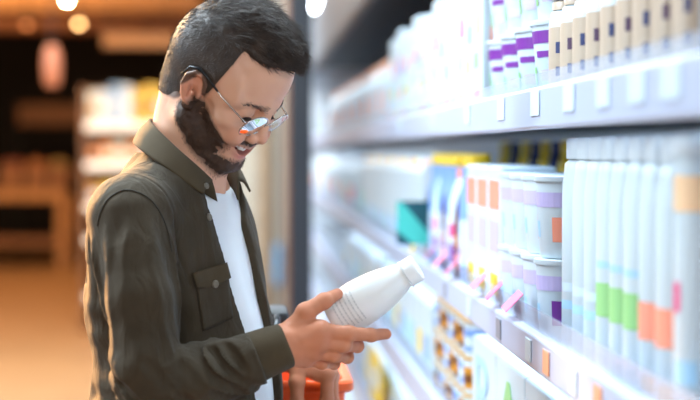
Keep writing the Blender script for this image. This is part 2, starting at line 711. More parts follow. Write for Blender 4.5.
rh = make_hand(wr, fore, palm, fing, thumb, np.minimum.reduce([*fing[0][0], *fing[3][0], *fore, thumb[0][3]]) - 0.05, np.maximum.reduce([*fing[0][0], *fing[3][0], *fore, thumb[0][1], thumb[0][2]]) + 0.045)
# tendons and knuckles
for i in range(4):
    rh.ell(mcp[i] + RT.T @ np.array([0, -0.004, 0.001]), (0.010, 0.009, 0.010), 0.006)
    rh.cone(wr * 0.45 + mcp[i] * 0.55 + RT.T @ np.array([0, -0.013, 0]), mcp[i] + RT.T @ np.array([0, -0.009, 0]), 0.0035, 0.0045, 0.007)
RV, RQ = rh.nets()

# left hand: hangs from the wrist in front of the basket
wl_ = pl(284, 354, 2.640)
lm = [pl(327, 373, 2.590), pl(331, 374, 2.612), pl(332, 376, 2.634), pl(330, 379, 2.654)]
lf = []
for i, (dx, L, R0) in enumerate([(0, 1.0, 0.0102), (2, 1.08, 0.0102), (3, 1.0, 0.0098), (3, 0.8, 0.0088)]):
    b = lm[i]
    Y = 2.590 + 0.021 * i
    x0, y0 = to_px(ORG + RT @ b)
    lf.append(([b, pl(x0 + 0 + dx * .3, y0 + 26 * L, Y), pl(x0 - 6, y0 + 42 * L, Y), pl(x0 - 14, y0 + 53 * L, Y)], [R0 * 1.05, R0, R0 * .9, R0 * .78]))
lth = ([pl(298, 366, 2.590), pl(297, 382, 2.580), pl(297, 402, 2.580), pl(301, 418, 2.584)], [0.0150, 0.0118, 0.0105, 0.0082])
lpalm = [(wl_, lm[0], 0.020, 0.0125), (wl_, lm[1], 0.020, 0.0125), (wl_, lm[2], 0.020, 0.0125), (wl_, lm[3], 0.020, 0.012), (pl(298, 366, 2.592), lm[0], 0.013, 0.011)]
lfore = [pl(218, 354, 2.705), pl(250, 352, 2.685), wl_]
lh = make_hand(wl_, lfore, lpalm, lf, lth, np.minimum.reduce([*lf[0][0], *lf[3][0], *lfore, *lth[0]]) - 0.045, np.maximum.reduce([*lf[0][0], *lf[3][0], *lfore, *lth[0]]) + 0.045)
LV, LQ = lh.nets()

# ---- trunk, arms and legs under the clothes
SH_R = pl(127, 217, 2.315)
EL_R = pl(150, 395, 2.250)
SH_L = np.array([-0.062, 0.160, 1.430])
EL_L = np.array([-0.165, 0.225, 1.215])
ARM_R = [pl(128, 219, 2.315), pl(141, 300, 2.270), pl(148, 366, 2.252), pl(155, 388, 2.250), pl(203, 377, 2.256), pl(248, 360, 2.268), pl(277, 348.5, 2.272)]
ARM_L = [SH_L, SH_L * .5 + EL_L * .5 + np.array([-.005, .012, 0]), EL_L, EL_L * .6 + lfore[0] * .4, lfore[0], lfore[1], pl(268, 353, 2.664)]


def trunk(v, o, k):
    """torso as blended volumes, o = added thickness"""
    v.ell((-0.004, 0, 1.31), (0.082 + o, 0.150 + o, 0.205 + o), k)
    v.ell((0.018, 0.01, 1.12), (0.112 + o, 0.142 + o, 0.24 + o), k + 0.03)
    v.ell((-0.005, 0, 0.95), (0.110 + o, 0.158 + o, 0.16 + o), k + 0.03)
    for s in (-1, 1):
        e = SH_R if s < 0 else SH_L
        v.cone((0.004, s * 0.05, 1.440), (e[0] * .8, e[1] * 0.86, e[2] + .004), 0.050 + o, 0.042 + o, k + 0.02)
        v.ell((0.018, s * 0.072, 1.35), (0.052 + o, 0.072 + o, 0.075 + o), k + 0.02)
        v.ell((-0.030, s * 0.078, 1.34), (0.044 + o, 0.075 + o, 0.10 + o), k + 0.02)
    v.cone((0.0, 0, 1.44), (0.012, 0, 1.49), 0.056 + o, 0.050 + o, k + 0.02)


bv = Vol((-0.24, -0.42, 0.0), (0.42, 0.42, 1.56), 0.007)
trunk(bv, 0.0, 0.02)
for A in (ARM_R, ARM_L):
    bv.chain(A[:6], [0.046, 0.042, 0.038, 0.038, 0.036, 0.029], 0.015)
for s in (-1, 1):
    hip = np.array([0.0, s * 0.095, 0.90])
    bv.chain([hip, (0.015, s * 0.115, 0.50), (-0.005, s * 0.120, 0.10)], [0.082, 0.056, 0.038], 0.03)
    bv.cone((-0.02, s * 0.12, 0.05), (0.13, s * 0.135, 0.035), 0.036, 0.030, 0.02)
BV, BQ = bv.nets()
V, Q = join_parts([(h2l(HV), HQ), (RV, RQ), (LV, LQ), (BV, BQ)])
C = np.tile(np.array(s2l((205, 148, 118))), (len(V), 1))
C[:len(HV)] = HCOL
hw = np.array(s2l((202, 130, 95)))
C[len(HV):len(HV) + len(RV) + len(LV)] = hw
for tipc in [f[0][-1] for f in fing] + [thumb[0][-1]] + list(mcp):
    w = np.exp(-(((V - tipc) / 0.012) ** 2).sum(1))[:, None] * 0.45
    C = C * (1 - w) + np.array(s2l((196, 112, 84))) * w
me = fast_mesh('body', V, Q)
set_color(me, 'tone', C)
body = link('body', me, M_SKIN, person, True)

# thumb nail
# ---- eyes and teeth
for s in (-1, 1):
    b = MB()
    c = np.array([74, s * 32, 17.0])
    R_ = Matrix.Translation(Vector(c)) @ Matrix.Rotation(math.radians(90 + 28), 4, 'Y')
    prof = [(12.3 * math.sin(a), 12.3 * math.cos(a)) for a in np.linspace(0.001, math.pi - .001, 14)]
    b.lathe(prof, 20, R_)
    b.v = [tuple(p) for p in h2l(b.v)]
    eo = b.build('eye', M_EYEW, body, True)
    b = MB()
    prof = [(12.6 * math.sin(a), 12.6 * math.cos(a)) for a in np.linspace(0.001, 0.48, 6)]
    b.lathe(prof, 20, R_)
    b.v = [tuple(p) for p in h2l(b.v)]
    b.build('iris', M_IRIS, eo, True)
b = MB()
for i in range(-5, 6):
    t = i / 5.6
    y = 25 * t
    x = 93.6 - 19 * t * t
    w = [4.4, 3.4, 3.9, 3.4, 3.3, 3.2][abs(i)]
    hgt = [11.5, 10.6, 10.6, 9.0, 8, 7][abs(i)]
    a = math.atan2(-42 * t / 25.0 * 25 / 25, 1.0)
    Mx = Matrix.Translation((x, y, -38.0 + 4.5 * t * t)) @ Matrix.Rotation(-math.atan(-38 * t / 25), 4, 'Z')
    b.bevbox((-3, -2.6, -hgt), (1.5, 2.6, 3), 0.9, Mx)
b.v = [tuple(p) for p in h2l(b.v)]
b.build('teeth', M_TOOTH, body, True)

# ---- hair: a cap of volume plus combed strands
cv = Vol((-130, -100, -70), (140, 100, 175), 2.0)
cv.ell((0, 0, 50), (89, 75, 80))
cv.ell((-33, 0, 40), (53, 70, 62), 25)
cv.ell((50, 0, 58), (39, 58, 50), 20)
for s in (-1, 1):
    cv.ell((40, s * 62, 36), (30, 10, 28), 14)
cv.cone((-46, 0, 0), neck_c7, 38, 46, 24)
cv.cone((-22, 0, -20), neck_lo, 52, 55, 24)
cv.d -= 2.2
cv.ell((12, 0, 92), (82, 62, 55), 14)
cv.ell((46, -2, 106), (38, 46, 26), 14)
X, Y_, Z = cv.grid()
PP = np.stack([a.ravel() for a in np.broadcast_arrays(X, Y_, Z)], 1)
cut = hair_line(PP).reshape(cv.d.shape)
quiff = np.minimum(Z - (97 + 0.16 * (X - 80)), 56 - np.abs(Y_)) + 0 * X
cut = np.where(X > 30, np.maximum(cut, quiff), cut)
cv.d = -smin(-cv.d, np.clip(cut, -30, 30) * 0.6, 5).astype(np.float32)
cv.d += (1.6 * vnoise(X / 9 + 0 * Y_, Y_ / 5, Z / 7) * sstep(60, 100, Z)).astype(np.float32)
CV, CQ = cv.nets()
CN = cv.normals(CV)


def strands(V, N, count, flow, length, rad, seed, lift=0.35, wild=0.25, seg=4):
    r = np.random.default_rng(seed)
    idx = r.integers(0, len(V), count)
    P = V[idx] + r.normal(size=(count, 3)) * 0.8
    n = N[idx]
    D = flow(P, n)
    D = D - n * (D * n).sum(1)[:, None]
    D /= np.linalg.norm(D, axis=1)[:, None] + 1e-6
    cl = np.stack([vnoise(P[:, 0] / 14 + k * 9.1, P[:, 1] / 14, P[:, 2] / 14) for k in range(3)], 1)
    D = D + cl * wild * 1.6 + r.normal(size=(count, 3)) * wild * 0.5 + n * lift
    D /= np.linalg.norm(D, axis=1)[:, None]
    L = length(P) * r.uniform(0.6, 1.15, count)
    rings = []
    p = P - n * 1.0
    d = D.copy()
    for k in range(seg):
        rings.append((p.copy(), d.copy()))
        p = p + d * (L / (seg - 1))[:, None]
        d = d - n * (lift * 1.5 / seg)
        d /= np.linalg.norm(d, axis=1)[:, None]
    VV = []
    for k, (p, d) in enumerate(rings):
        u = np.cross(d, n + 1e-3)
        u /= np.linalg.norm(u, axis=1)[:, None] + 1e-6
        w = np.cross(d, u)
        rr = rad * (1 - 0.8 * k / (seg - 1))
        for t in range(3):
            th = 2 * math.pi * t / 3
            VV.append(p + (u * math.cos(th) + w * math.sin(th)) * rr)
    VV = np.stack(VV, 1)                                             # count, seg*3, 3
    Q = []
    for k in range(seg - 1):
        for t in range(3):
            Q.append([k * 3 + t, k * 3 + (t + 1) % 3, (k + 1) * 3 + (t + 1) % 3, (k + 1) * 3 + t])
    Q = np.array(Q)[None] + (np.arange(count) * seg * 3)[:, None, None]
    return VV.reshape(-1, 3), Q.reshape(-1, 4)


def hair_flow(P, n):
    top = sstep(70, 105, P[:, 2])[:, None]
    a = np.array([0.85, 0.35, 0.25])
    b = np.array([-0.35, 0.0, -0.9])
    d = top * a + (1 - top) * b
    fr = sstep(85, 112, P[:, 0])[:, None] * top
    return d + fr * np.array([0.2, 0.2, -0.9])


SV, SQ = strands(CV, CN, 15000, hair_flow, lambda P: 6.0 + 16 * sstep(70, 110, P[:, 2]), 0.42, 3)
V, Q = join_parts([(h2l(CV), CQ), (h2l(SV), SQ)])
hair = link('hair', fast_mesh('hair', V, Q), M_HAIR, person, True)

# ---- beard
hn = hv.normals(HV)
bm_ = (bl > -1.0) & (HV[:, 0] > -14) & (np.abs(HV[:, 1]) < 74) & (HV[:, 2] > -118) & ~inside_mouth
bvol = Vol((-20, -80, -125), (130, 80, 20), 2.0)
sl = tuple(slice(int(round((bvol.lo[i] - hv.lo[i]) / 2)), int(round((bvol.lo[i] - hv.lo[i]) / 2)) + bvol.d.shape[i]) for i in range(3))
bvol.d = hv.d[sl].copy()
X, Y_, Z = bvol.grid()
PP = np.stack([a.ravel() for a in np.broadcast_arrays(X, Y_, Z)], 1)
bl3 = beard_line(PP).reshape(bvol.d.shape)
thick = 2.4 * sstep(6, 26, bl3) * sstep(-18, -60, Z) + 0.5 * sstep(4, 10, bl3)
tv = bvol.d - thick
bvol.d = np.maximum(tv, -(bl3 - 4.5) * 0.5).astype(np.float32)
bvol.d += (0.9 * vnoise(X / 5, Y_ / 5, Z / 5)).astype(np.float32)
EV, EQ = bvol.nets()
EN = bvol.normals(EV)
keep = np.ones(len(EV), bool)
BP, BN = HV[bm_], hn[bm_]


def beard_flow(P, n):
    return np.array([0.25, 0, -0.95]) + 0 * P


s1 = strands(BP, BN, 5200, beard_flow, lambda P: 3.8 - 1.0 * (P[:, 0] > 66) * (P[:, 2] > -42), 0.32, 5, 0.5, 0.3)
s2 = strands(EV, EN, 5200, beard_flow, lambda P: 4.5 - 2.3 * (P[:, 0] > 66) * (P[:, 2] > -42), 0.34, 6, 0.5, 0.3)
V, Q = join_parts([(h2l(EV), EQ), (h2l(s1[0]), s1[1]), (h2l(s2[0]), s2[1])])
beard = link('beard', fast_mesh('beard', V, Q), M_BEARD, person, True)

# ---- eyebrows and lashes
for s in (-1, 1):
    r = np.random.default_rng(11 + s)
    n = 420
    t = r.random(n)
    base = np.stack([np.interp(t, [0, .5, 1], [140, 132, 112]), s * np.interp(t, [0, .5, 1], [10, 30, 53]), np.interp(t, [0, .4, .7, 1], [29, 33, 34, 29]) + r.normal(size=n) * 2.8 * (1.15 - t)], 1)
    Pb = hv.hit(base, np.tile([-1.0, 0, 0], (n, 1)) * 1.0) if False else base.copy()
    for i in range(n):                                               # drop onto the brow along -x
        xs = np.linspace(base[i, 0], 30, 120)
        dd = hv.sample(np.stack([xs, np.full(120, base[i, 1]), np.full(120, base[i, 2])], 1))
        j = np.argmax(dd < 0)
        Pb[i, 0] = xs[j]
    bn = hv.normals(Pb)
    bs = strands(Pb, bn, 1000, lambda P, q: np.array([-0.25, s * 0.9, 0.25]) + 0 * P, lambda P: 7 + 0 * P[:, 0], 0.40, 20 + s, 0.06, 0.12)
    link('eyebrow', fast_mesh('eyebrow', h2l(bs[0]), bs[1]), M_BROW, body)
    b = MB()
    for i in range(22):
        t = i / 21
        a = np.array([86.5 - 2.5 * t - 1.2 * (t - .5) ** 2 * 4, s * (21 + 22 * t), 9.0 + 3.5 * math.sin(math.pi * t) - 1.0])
        b.tube([a, a + np.array([4.5, s * 1.0 * (t - .3), -2.0]), a + np.array([8, s * 3 * (t - .3), -1.0])], [0.5, 0.4, 0.15], 4)
    b.tube([(87.0 - 2.5 * t - 1.2 * (t - .5) ** 2 * 4, s * (21 + 22 * t), 9.4 + 3.2 * math.sin(math.pi * t) - 1.2) for t in np.linspace(0, 1, 12)], 0.9, 6)
    b.v = [tuple(p) for p in h2l(b.v)]
    b.build('eyelash', M_BROW, body)
# ================================================================ clothes
# ---- white t-shirt
tv_ = Vol((-0.20, -0.26, 0.80), (0.20, 0.26, 1.56), 0.005)
trunk(tv_, 0.006, 0.02)
X, Y_, Z = tv_.grid()
tv_.d += (0.003 * vnoise(X / 0.05, Y_ / 0.035, Z / 0.11)).astype(np.float32)
neckcut = Z - (1.512 - 0.55 * (X + 0.03)) + 0 * Y_
tv_.d = np.maximum(tv_.d, neckcut).astype(np.float32)
tv_.d = np.maximum(tv_.d, 0.84 - Z).astype(np.float32)
V, Q = tv_.nets()
tee = link('t_shirt', fast_mesh('t_shirt', V, Q), M_TEE, person, True)
tee['label'] = 'white crew neck t-shirt under the open overshirt'

# ---- trousers and shoes
pv = Vol((-0.24, -0.30, 0.04), (0.24, 0.30, 1.06), 0.008)
trunk(pv, 0.010, 0.02)
pv.d[:] = np.where(pv.grid()[2] > 1.0, 1.0, pv.d)
for s in (-1, 1):
    pv.chain([np.array([0.0, s * 0.095, 0.90]), (0.015, s * 0.115, 0.50), (-0.005, s * 0.120, 0.08)], [0.098, 0.078, 0.066], 0.03)
X, Y_, Z = pv.grid()
pv.d += (0.005 * vnoise(X / 0.07, Y_ / 0.07, Z / 0.05)).astype(np.float32)
pv.d = np.maximum(np.maximum(pv.d, Z - 0.99), 0.06 - Z).astype(np.float32)
V, Q = pv.nets()
link('trousers', fast_mesh('trousers', V, Q), M_DENIM, person, True)
for s in (-1, 1):
    sv = Vol((-0.10, s * 0.13 - 0.08, -0.01), (0.26, s * 0.13 + 0.08, 0.16), 0.005)
    sv.cone((-0.03, s * .12, 0.05), (0.15, s * .138, 0.038), 0.044, 0.040, 0.0)
    sv.cone((-0.01, s * .12, 0.06), (-0.005, s * .12, 0.13), 0.046, 0.048, 0.02)
    X, Y_, Z = sv.grid()
    sv.d = np.maximum(np.maximum(sv.d, 0.0 - Z), Z - 0.12).astype(np.float32)
    V, Q = sv.nets()
    link('shoe', fast_mesh('shoe', V, Q), M_SHOE, person, True)

# ---- overshirt
def placket_near(z):
    return np.interp(z, [0.8, 1.15, 1.25, 1.32, 1.38, 1.44, 1.50], [-0.026, -0.028, -0.034, -0.043, -0.052, -0.060, -0.052])


def placket_far(z):
    return np.interp(z, [0.8, 1.15, 1.25, 1.32, 1.38, 1.44, 1.50], [0.070, 0.066, 0.062, 0.060, 0.056, 0.052, 0.052])


def arm_coords(A, X, Y, Z):
    """distance along an arm (0..n) and angle around it, for folds"""
    best = np.full(np.broadcast(X, Y, Z).shape, 1e3, np.float32)
    par = np.zeros_like(best)
    for i in range(len(A) - 1):
        a, b = A[i], A[i + 1]
        ab = b - a
        t = np.clip(((X - a[0]) * ab[0] + (Y - a[1]) * ab[1] + (Z - a[2]) * ab[2]) / (ab @ ab), 0, 1)
        d = np.sqrt((X - a[0] - ab[0] * t) ** 2 + (Y - a[1] - ab[1] * t) ** 2 + (Z - a[2] - ab[2] * t) ** 2)
        m = d < best
        best = np.where(m, d, best)
        par = np.where(m, i + t, par)
    return par


sv = Vol((-0.24, -0.36, 0.78), (0.36, 0.36, 1.57), 0.0032)
trunk(sv, 0.016, 0.02)
X, Y_, Z = sv.grid()
# hang: the front panels fall straight from the chest
sv.ell((0.022, -0.06, 1.15), (0.092, 0.098, 0.20), 0.03)
sv.ell((0.030, 0.085, 1.17), (0.074, 0.068, 0.24), 0.03)
sv.ell((0.0, 0, 0.98), (0.128, 0.176, 0.34), 0.03)
# cloth folds on the trunk
fold = vnoise((X + 0.5 * Z) / 0.05, Y_ / 0.045 + 0.3 * Z / 0.05, (Z - 0.6 * X) / 0.14)
fold2 = vnoise(X / 0.03 + 5, Y_ / 0.03, Z / 0.06)
back = sstep(0.02, -0.06, X + 0 * Y_)
wr_ = vnoise(X / 0.06 + 3, Y_ / 0.09, Z / 0.022) * back * sstep(1.36, 1.26, Z)
sv.d += (0.0060 * fold + 0.0022 * fold2 + 0.007 * wr_).astype(np.float32)
# yoke seam at the shoulder blade and pocket thickness
pk = (Y_ < -0.075) & (Y_ > -0.185)
trunk_only = sv.d.copy()
# open front
y_mid = Y_ + 0 * X
pn, pf = placket_near(Z), placket_far(Z)
near_d, far_d = pn - Y_, Y_ - pf
open_ = np.minimum(Y_ - pn, pf - Y_)
open_ = np.where(X > -0.015, open_, -0.05) + 0 * Z
band = np.maximum(sstep(0.034, 0.030, np.abs(near_d - 0.0)), sstep(0.034, 0.030, np.abs(far_d))) * (X > 0.0)
stitch = np.exp(-((np.minimum(np.abs(near_d - 0.029), np.abs(far_d - 0.029))) / 0.0025) ** 2) * (X > 0.0)
sv.d -= (0.0022 * band - 0.002 * stitch).astype(np.float32)
sv.d = (-smin(-sv.d, -open_ * 0.9, 0.004)).astype(np.float32)
# neck hole and hem
sv.cone((-0.005, 0, 1.64), (0.050, 0, 1.445), 0.105, 0.070, 0.006, 'sub')
sv.d = np.maximum(sv.d, (Z - 1.545) + 0 * Y_ + 0 * X).astype(np.float32)
sv.d = np.maximum(sv.d, 0.83 - Z).astype(np.float32)
torso_d = sv.d.copy()
# sleeves
for A, r in ((ARM_R, [0.058, 0.0485, 0.0470, 0.046, 0.0430, 0.0360, 0.0310]), (ARM_L, [0.062, 0.053, 0.050, 0.049, 0.045, 0.037, 0.031])):
    av = Vol((-0.24, -0.36, 0.78), (0.36, 0.36, 1.57), 0.0032)
    av.chain(A, r, 0.012)
    rightarm = A is ARM_R
    if rightarm:
        tip = A[-1]
        dirn = (A[-1] - A[-2]) / np.linalg.norm(A[-1] - A[-2])
        par = arm_coords(A, X, Y_, Z)
        up = sstep(0.1, 0.5, par) * sstep(2.6, 1.9, par)
        # long folds down the upper arm
        lon = vnoise(X / 0.030 + 0.5 * Z / 0.1, Y_ / 0.032, Z / 0.34)
        lon = 0.9 - np.abs(lon) * 1.7
        low = sstep(1.7, 2.3, par) * sstep(5.9, 5.3, par)
        dia = vnoise((X + 0.9 * Z) / 0.020 + 7, Y_ / 0.05, (Z - 0.5 * X) / 0.055)
        dia = 0.9 - np.abs(dia) * 1.7
        ringf = vnoise((X * 0.5 + Z) / 0.022, Y_ / 0.06 + 4, X / 0.07)
        elb = np.exp(-((par - 2.7) / 0.9) ** 2)
        av.d += (-0.0070 * lon * up - 0.0070 * dia * low - 0.006 * ringf * elb + 0.0016 * fold2).astype(np.float32)
        # seam where the sleeve joins
        n = np.array([0.10, -0.85, -0.25])
        n /= np.linalg.norm(n)
        pd = (X - SH_R[0]) * n[0] + (Y_ - SH_R[1] - 0.012) * n[1] + (Z - SH_R[2] - 0.02) * n[2]
        seamw = np.exp(-(pd / 0.0035) ** 2) * (Z > 1.33)
        ease = sstep(0.0, 0.004, pd) * sstep(0.05, 0.0, pd) * (Z > 1.36)
    along = (X - A[-1][0]) * (A[-1] - A[-2])[0] + (Y_ - A[-1][1]) * (A[-1] - A[-2])[1] + (Z - A[-1][2]) * (A[-1] - A[-2])[2]
    along = along / np.linalg.norm(A[-1] - A[-2])
    av.d = np.maximum(av.d, np.where(np.sqrt((X - A[-1][0]) ** 2 + (Y_ - A[-1][1]) ** 2 + (Z - A[-1][2]) ** 2) < 0.16, along + 0.030, -1)).astype(np.float32)
    sv.d = smin(sv.d, av.d, 0.014).astype(np.float32)
    if rightarm:
        sv.d += (0.0032 * seamw - 0.002 * ease).astype(np.float32)
SHIRT = sv
V, Q = sv.nets()
shirt = link('overshirt', fast_mesh('overshirt', V, Q), M_OLIVE, person, True)
shirt['label'] = 'open dark olive cotton overshirt with rolled collar'

# ---- cuffs
for A, nm in ((ARM_R, 0), (ARM_L, 1)):
    d = Vector(A[-1] - A[-2]).normalized()
    Mx = Matrix.Translation(Vector(A[-1]) - d * 0.040) @ d.to_track_quat('Z', 'Y').to_matrix().to_4x4()
    b = MB()
    prof = [(0.0255, 0.052), (0.0270, 0.0545), (0.0300, 0.055), (0.0318, 0.053), (0.0325, 0.046), (0.0332, 0.040), (0.0345, 0.020), (0.0355, 0.006), (0.0345, 0.0), (0.032, -0.002)]
    b.lathe(prof, 40, Mx, cap=False)
    pts = np.array(b.v)
    pts += 0.0012 * np.stack([vnoise(pts[:, 0] / 0.02 + k, pts[:, 1] / 0.02, pts[:, 2] / 0.02) for k in range(3)], 1)
    b.v = [tuple(p) for p in pts]
    c = b.build('cuff', M_OLIVE_IN, shirt, True)


# ---- collar
def cubic(pts, n):
    pts = np.array(pts, float)
    m = len(pts)
    t = np.arange(m)
    out = []
    for u in np.linspace(0, m - 1, n):
        i = min(int(u), m - 2)
        f = u - i
        p0, p1, p2, p3 = pts[max(i - 1, 0)], pts[i], pts[i + 1], pts[min(i + 2, m - 1)]
        out.append(0.5 * (2 * p1 + (p2 - p0) * f + (2 * p0 - 5 * p1 + 4 * p2 - p3) * f * f + (3 * p1 - p0 - 3 * p2 + p3) * f ** 3))
    return np.array(out)


def solid_strip(name, rows, m, parent, th, bev=True):
    b = MB()
    b.grid([[tuple(p) for p in r] for r in rows])
    o = b.build(name, m, parent, True)
    md = o.modifiers.new('thickness', 'SOLIDIFY')
    md.thickness = th
    md.offset = 0
    return o


NEARH = [(0.078, -0.044, 1.474), (0.064, -0.064, 1.495), (0.038, -0.076, 1.520), (0.002, -0.070, 1.548), (-0.026, -0.040, 1.562)]
TOPC = NEARH + [(-0.034, 0.0, 1.564)] + [(x, -y, z) for x, y, z in NEARH[::-1]]
NEARH = [(0.082, -0.088, 1.452), (0.060, -0.106, 1.470), (0.020, -0.114, 1.497), (-0.022, -0.096, 1.516), (-0.052, -0.054, 1.526)]
BOTC = NEARH + [(-0.062, 0.0, 1.528)] + [(x, -y, z) for x, y, z in NEARH[::-1]]
NEARH = [(0.082, -0.036, 1.445), (0.062, -0.058, 1.462), (0.035, -0.068, 1.480), (0.006, -0.062, 1.502), (-0.020, -0.036, 1.514)]
INC = NEARH + [(-0.028, 0.0, 1.516)] + [(x, -y, z) for x, y, z in NEARH[::-1]]
BOTC = [tuple(0.80 * b + 0.20 * t for b, t in zip(p, q)) for p, q in zip(BOTC, TOPC)]
n = 48
T_, B_, I_ = cubic(TOPC, n), cubic(BOTC, n), cubic(INC, n)
rows = [I_, I_ * .45 + T_ * .55 + np.array([0, 0, .002]), T_ + np.array([0, 0, .001]), T_ * .94 + B_ * .06 + np.array([0, 0, .003])]
for t in (0.2, 0.4, 0.6, 0.8, 0.93, 1.0):
    rows.append(T_ * (1 - t) + B_ * t + np.array([0, 0, 0.006 * math.sin(math.pi * t)]))
collar = solid_strip('collar', rows, M_OLIVE_IN, shirt, 0.0035)


# ---- chest pocket on the near front: pouch, flap and button laid on the cloth
def on_shirt(px, py, off):
    p0, p1 = pl(px, py, 2.1), pl(px, py, 2.9)
    d = (p1 - p0) / np.linalg.norm(p1 - p0)
    return SHIRT.hit([p0], [d], off=off)[0]


def patch(name, quad, nu, nv, off, m, parent, th, crown=0.0):
    q = [np.array(p, float) for p in quad]
    rows = []
    for i in range(nv + 1):
        v = i / nv
        row = []
        for j in range(nu + 1):
            u = j / nu
            p = (q[0] * (1 - u) + q[1] * u) * (1 - v) + (q[3] * (1 - u) + q[2] * u) * v
            row.append(on_shirt(p[0], p[1], off + crown * math.sin(math.pi * u) * math.sin(math.pi * min(1, v))))
        rows.append(row)
    return solid_strip(name, rows, m, parent, th)


pocket = patch('chest_pocket', [(195, 275), (226, 265), (233, 318), (203, 331)], 14, 16, 0.001, M_OLIVE, shirt, 0.003, 0.004)
flap = MB()
fr = []
for i in range(9):
    v = i / 8
    row = []
    for j in range(17):
        u = j / 16
        top = np.array([192.5 + 34 * u, 273 - 10.5 * u])
        drop = 15 + 5.5 * (1 - abs(2 * u - 1))
        row.append(on_shirt(top[0] + 4 * v, top[1] + drop * v, 0.0035 + 0.0015 * math.sin(math.pi * v)))
    fr.append(row)
flapo = solid_strip('pocket_flap', fr, M_OLIVE_IN, shirt, 0.003)
M_BUTTON = mat('button_horn', (120, 112, 98), rough=0.35)


def button(px, py, r=0.0058, parent=shirt, off=0.009):
    c = on_shirt(px, py, off)
    nrm = Vector(SHIRT.normals([c])[0])
    Mx = Matrix.Translation(Vector(c)) @ nrm.to_track_quat('Z', 'Y').to_matrix().to_4x4()
    b = MB()
    b.lathe([(r * .2, -.001), (r, -.001), (r, .0008), (r * .9, .0016), (r * .72, .0016), (r * .66, .0008), (0.0001, .0008)], 20, Mx)
    for k in range(4):
        a = math.pi / 4 + k * math.pi / 2
        b.lathe([(0.0007, .0006), (0.0007, .0015), (0.0001, .0015)], 6, Mx @ Matrix.Translation((r * .3 * math.cos(a), r * .3 * math.sin(a), 0)))
    return b.build('button', M_BUTTON, parent, 40)


button(215.5, 284, parent=flapo, off=0.007)
button(206.5, 186, 0.0045, off=0.006)
button(209.5, 217, 0.0055, off=0.004)

# ---- stitched armhole seam and placket stitching
M_SEAM = mat('olive_stitching', (48, 43, 34), rough=0.9)


def seam(name, pts, off, r, m, parent):
    P_ = [on_shirt(p[0], p[1], off) for p in cubic([(a, b_, 0) for a, b_ in pts], 40)]
    b = MB()
    b.tube(P_, r, 6)
    return b.build(name, m, parent, True)


ARMHOLE = [(97, 226), (101, 210), (110, 197), (124, 190), (138, 192), (151, 200), (161, 214), (168, 232), (172, 252)]
seam('armhole_seam', ARMHOLE, 0.0003, 0.0010, M_SEAM, shirt)
# ================================================================ glasses (a part of the man's outfit, worn on the face)
M_LENS = bpy.data.materials.new('spectacle_lens')
M_LENS.use_nodes = True
nt = M_LENS.node_tree
nt.nodes.clear()
out = nt.nodes.new('ShaderNodeOutputMaterial')
mx = nt.nodes.new('ShaderNodeMixShader')
tr = nt.nodes.new('ShaderNodeBsdfTransparent')
tr.inputs['Color'].default_value = (0.94, 0.95, 0.98, 1)
gl = nt.nodes.new('ShaderNodeBsdfGlossy')
gl.inputs['Roughness'].default_value = 0.03
fr_ = nt.nodes.new('ShaderNodeFresnel')
fr_.inputs['IOR'].default_value = 1.9
nt.links.new(fr_.outputs[0], mx.inputs[0])
nt.links.new(tr.outputs[0], mx.inputs[1])
nt.links.new(gl.outputs[0], mx.inputs[2])
nt.links.new(mx.outputs[0], out.inputs['Surface'])

glasses = empty('eyeglasses', (0, 0, 0), None, None)
glasses.parent = person
LC = {}
lens_up = Vector((0.22, 0, 1)).normalized()
for s in (-1, 1):
    c = Vector((100, s * 30.5, 6))
    lat = Vector((-0.12, s * 1.0, 0)).normalized()
    up = (lens_up - lat * lens_up.dot(lat)).normalized()
    nrm = lat.cross(up) * s
    ring = []
    for k in range(40):
        a = 2 * math.pi * k / 40
        ca, sa = math.cos(a), math.sin(a)
        rx = 25 * abs(ca) ** 0.9 * (1 if ca > 0 else -1)
        rz = 21 * abs(sa) ** 0.9 * (1 if sa > 0 else -1)
        ring.append(c + lat * rx + up * rz)
    b = MB()
    b.tube(ring, 1.15, 8, True)
    b.v = [tuple(p) for p in h2l(b.v)]
    b.build('rim', M_STEEL, glasses, True)
    b = MB()
    vs = [c + nrm * 3.5]
    R1 = [c + (p - c) * 0.55 + nrm * 2.4 for p in ring]
    vs += R1 + ring
    fs = [(0, 1 + k, 1 + (k + 1) % 40) for k in range(40)] + [(1 + k, 41 + k, 41 + (k + 1) % 40, 1 + (k + 1) % 40) for k in range(40)]
    b.add(vs, fs)
    b.v = [tuple(p) for p in h2l(b.v)]
    b.build('lens', M_LENS, glasses, True)
    hinge = c + lat * 25.5 + up * 9
    LC[s] = (c, lat, up)
    temple = [hinge, hinge + Vector((-1, s * 4, 0)), hinge + Vector((-5, s * 6.5, 1.5)), Vector((50, s * 72, 24)), Vector((20, s * 77, 33))]
    b = MB()
    b.tube(temple, [1.3, 1.3, 1.1, 1.1, 1.2], 8)
    b.v = [tuple(p) for p in h2l(b.v)]
    b.build('temple', M_STEEL, glasses, True)
    b = MB()
    b.tube([Vector((42, s * 73.5, 26.5)), Vector((20, s * 78, 33)), Vector((2, s * 80, 36)), Vector((-12, s * 80, 28)), Vector((-18, s * 79, 10))], [1.6, 2.0, 2.2, 2.2, 1.6], 8)
    b.v = [tuple(p) for p in h2l(b.v)]
    b.build('temple_tip', M_BLACKP, glasses, True)
b = MB()
(c1, l1, u1), (c2, l2, u2) = LC[-1], LC[1]
e1, e2 = c1 - l1 * 25 + u1 * 4, c2 - l2 * 25 + u2 * 4
b.tube([e1, (e1 * .75 + e2 * .25) + u1 * 3 + Vector((1.5, 0, 0)), (e1 + e2) / 2 + u1 * 4 + Vector((2, 0, 0)), (e1 * .25 + e2 * .75) + u1 * 3 + Vector((1.5, 0, 0)), e2], 1.2, 8)
